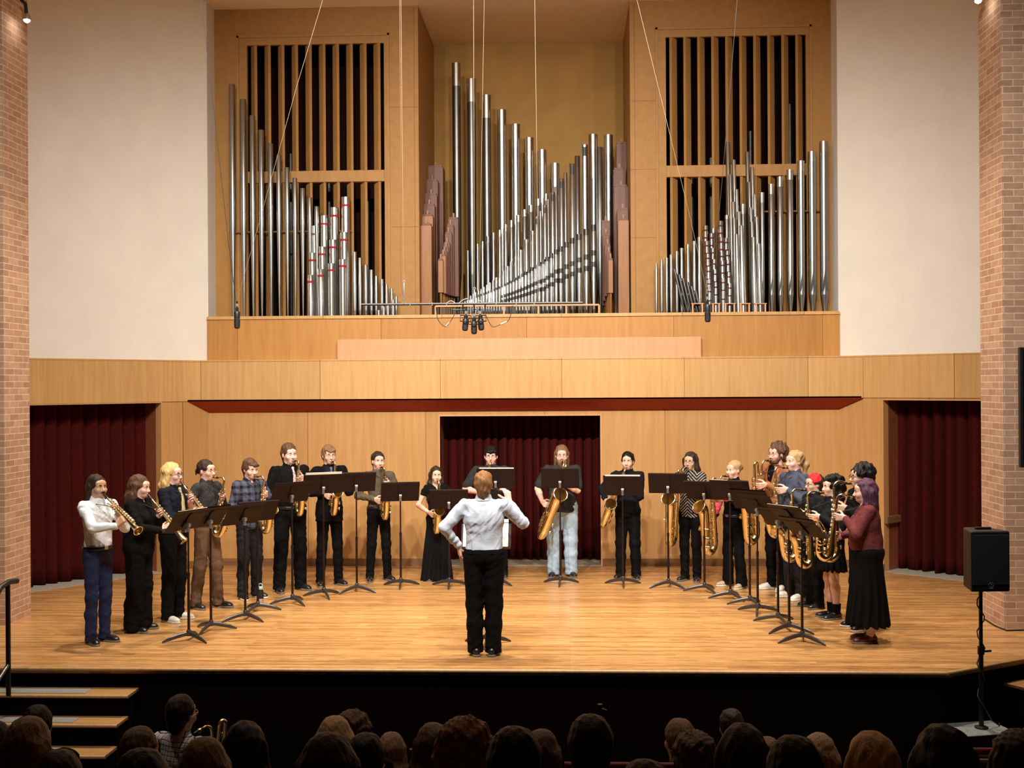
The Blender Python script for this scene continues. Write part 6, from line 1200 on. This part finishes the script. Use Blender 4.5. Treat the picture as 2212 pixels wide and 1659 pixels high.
# ---------------------------------------------------------------- microphones over the stage front
M_MIC = mat('mic_black', (0.014, 0.013, 0.013), 0.4); M_MICG = mat('mic_grille', (0.03, 0.03, 0.03), 0.35, 0.7, bump=0.5, bscale=400); M_WIRE = mat('wire_pale', (0.34, 0.25, 0.16), 0.5, 0.3); M_WIREK = mat('wire_dark', (0.02, 0.016, 0.014), 0.5); M_HOOK = mat('turnbuckle', (0.75, 0.72, 0.66), 0.3, 0.8)
def mic(px, ptop, pbot, Y, label, tilt=0.0, w=13):
    a = at_y(px, ptop, Y); b_ = at_y(px, pbot, Y); h = a.z - b_.z; r = w / F_PX * Y / 2; o = empty('microphone', a); o.rotation_euler = (0, R(tilt), 0); tag(o, label, 'microphone', 'hanging microphones')
    MB().lathe([(r * 0.9, -h * 0.45), (r, -h * 0.44), (r, -0.012), (r * 0.85, -0.004), (r * 0.4, 0.0)], 18).build('body', M_MIC, o, True)
    MB().lathe([(r * 0.55, -h), (r * 0.95, -h + r * 0.4), (r * 1.02, -h * 0.6), (r * 0.98, -h * 0.46)], 18).build('grille', M_MICG, o, True)
    MB().lathe([(r * 1.03, -h * 0.46), (r * 1.03, -h * 0.43)], 18).build('ring', M_STEEL, o, True)
    MB().lathe([(r * 0.55, 0.0), (r * 0.55, 0.03), (r * 0.3, 0.035), (r * 0.35, 0.1)], 12).build('connector', M_MIC, o, True); MB().lathe([(r * 0.5, 0.045), (r * 0.5, 0.075)], 12).build('connector_sleeve', M_HOOK, o, True)
    return o
YM = 12.0
mic(512, 672, 710, YM, 'black microphone hanging at the left before the ledge'); mic(1528.5, 657, 696, YM, 'black microphone hanging at the right before the ledge')
def wire(pts, Y, r, m, label):
    P = [at_y(x, y, Y) for x, y in pts]; d = P[-1] - P[-2]; t = (Z_CEIL - P[-1].z) / d.z
    if t > 0: P.append(P[-1] + d * t)
    c = P[0]; mb = MB(); mb.tube([q_ - c for q_ in P], r, 6); return tag(mb.build('hanging_wire', m, None, True, loc=c), label, 'wire', 'wires holding the microphones')
wire([(512, 650), (560, 480), (640, 190), (697, 0)], YM, 0.0016, M_WIRE, 'pale wire rising right from the left microphone'); wire([(510, 652), (493, 520), (462, 240), (434, 0)], YM, 0.0028, M_WIREK, 'dark cable rising left from the left microphone')
wire([(1528, 635), (1492, 475), (1420, 180), (1376, 0)], YM, 0.0016, M_WIRE, 'pale wire rising left from the right microphone'); wire([(1530, 637), (1552, 480), (1578, 180), (1592, 0)], YM, 0.0028, M_WIREK, 'dark cable rising right from the right microphone')
for x0, x1, yb, lab in ((872, 866, 612, 'pale wire over the left end of the microphone bar'), (1025, 1023, 625, 'pale wire over the centre of the microphone bar'), (1164, 1155, 645, 'pale wire over the right part of the microphone bar'), (1035, 1046, 640, 'thin second wire rising from the bar centre')):
    wire([(x0, yb), (x1, 0)], YM, 0.0014 if 'thin' in lab else 0.0018, M_WIRE, lab)
wire([(874, 652), (867, 620), (865, 560), (866, 300), (863, 0)], YM, 0.003, mat('wire_brown', (0.18, 0.07, 0.03), 0.5), 'brown cable hanging beside the left bar wire')
A_ = at_y(780, 658, YM); B_ = at_y(1259, 654, YM); br_ = empty('microphone_bar', (A_ + B_) / 2); tag(br_, 'long thin black bar carrying microphones before the organ', 'microphone bar'); O_ = Vector(br_.location)
MB().tube([A_ - O_, B_ - O_], 0.012, 8).build('bar', M_MIC, br_, True)
for px in (886, 934, 965, 1072, 1115, 1154): c = at_y(px, 656.5, YM) - O_; MB().box(c.x - 0.004, c.x + 0.004, -0.014, 0.014, c.z - 0.015, c.z + 0.015).build('tape_band', M_HOOK, br_)
C0 = at_y(978, 669, YM); C1 = at_y(1063, 668, YM); MB().tube([C0 - O_, C1 - O_], 0.006, 8).build('cross_bar', M_MIC, br_, True)
for px in (1000, 1024, 1048): a = at_y(px, 657, YM) - O_; b_ = at_y(px, 672, YM) - O_; MB().tube([a, b_], 0.008, 8).build('hanger', M_MIC, br_, True)
for (px, pt, pb) in ((873, 605, 655), (1025, 620, 655), (1165, 640, 656)):
    a = at_y(px, pt, YM); b_ = at_y(px, pb, YM); h = a.z - b_.z; o = empty('turnbuckle', b_); tag(o, 'pale metal turnbuckle %s the microphone bar' % ({873: 'over the left part of', 1025: 'at the centre of', 1165: 'over the right part of'}[px]), 'turnbuckle', 'turnbuckles on the bar')
    MB().lathe([(0.004, 0.012), (0.009, 0.03), (0.009, h - 0.05), (0.004, h - 0.03)], 10).build('barrel', M_HOOK, o, True)
    for zz in (0.0, h - 0.015): MB().tube([(0.011 * math.cos(k * math.pi / 6), 0, zz + 0.011 * math.sin(k * math.pi / 6)) for k in range(13)], 0.0032, 6).build('eye_loop', M_HOOK, o, True)
for pts, nm in (([(942, 665), (946, 690), (958, 704), (965, 704), (976, 690), (985, 672)], 'left'), ([(1050, 682), (1060, 702), (1068, 706), (1085, 699), (1100, 690), (1107, 660)], 'right')):
    P = smooth_path([at_y(x, y, YM) - O_ for x, y in pts], 5); cb_ = MB().tube(P, 0.0035, 6).build('cable_loop', M_WIREK, br_, True); k = len(P) * 11 // 20; MB().tube([P[k] + Vector((0, -0.002, 0)), P[k + 4] + Vector((0, -0.002, 0))], 0.009, 8).build('plug', M_HOOK, cb_, True)
for pts in ([(965, 655), (975, 650), (990, 660)], [(985, 660), (1000, 648), (1010, 645)], [(1032, 648), (1040, 652), (1044, 665)]): MB().tube(smooth_path([at_y(x, y, YM) - O_ for x, y in pts], 5), 0.0035, 6).build('short_cable', mat('cable_pale', (0.4, 0.4, 0.38), 0.5), br_, True)
for (px, pt, pb, tl, lab) in ((1006, 688, 715, 4, 'left black microphone of the cluster under the bar'), (1024, 694, 722, 0, 'lowest, middle black microphone of the cluster under the bar'), (1038, 688, 714, -4, 'right black microphone of the cluster under the bar')):
    o = mic(px, pt, pb, YM + (0.0 if px != 1024 else -0.03), lab, tl, 13); r = 13 / F_PX * YM / 2
    for zz in (0.03, -0.03): MB().tube([(r * 1.9 * math.cos(k * math.pi / 8), r * 1.9 * math.sin(k * math.pi / 8), zz) for k in range(17)], 0.0035, 6).build('shock_mount_ring', M_MIC, o, True)
    for k in range(4):
        an_ = k * math.pi / 2 + 0.4; MB().tube([(r * math.cos(an_), r * math.sin(an_), 0.0), (r * 1.9 * math.cos(an_), r * 1.9 * math.sin(an_), 0.03), (r * 1.9 * math.cos(an_), r * 1.9 * math.sin(an_), -0.03)], 0.003, 6).build('shock_mount_strut', M_MIC, o, True)
    MB().tube([(0, 0, 0.09), (0, 0.0, 0.12 if px != 1024 else 0.16)], 0.007, 8).build('mount_stem', M_MIC, o, True)
# microphone stands low in front of the stage
for (px, yt, Y, hgt, lab) in ((890, 1618, 8.0, 0.0, 'slim microphone stand top beside the light brown hair'), (1296, 1521, 9.0, 0.0, 'small black microphone on a stand above the tall narrow dark head')):
    a = at_y(px, yt, Y); zf = floor_at(Y); o = empty('microphone_stand', (a.x, Y, zf)); tag(o, lab, 'microphone stand', 'microphone stands below the stage'); h = a.z - zf
    MB().lathe([(0.12, 0), (0.12, 0.015), (0.02, 0.025)], 20).build('base', M_BLACK, o, True); MB().tube([(0, 0, 0.02), (0, 0, h - 0.06)], 0.009, 8).build('pole', M_BLACK, o, True); MB().lathe([(0.012, h - 0.08), (0.016, h - 0.02), (0.02, h - 0.015), (0.02, h)], 12).build('capsule', M_MIC, o, True); MB().tube([(0.01, 0, h - 0.03), (0.05, 0, h - 0.045)], 0.004, 6).build('clip', M_STEEL, o, True)
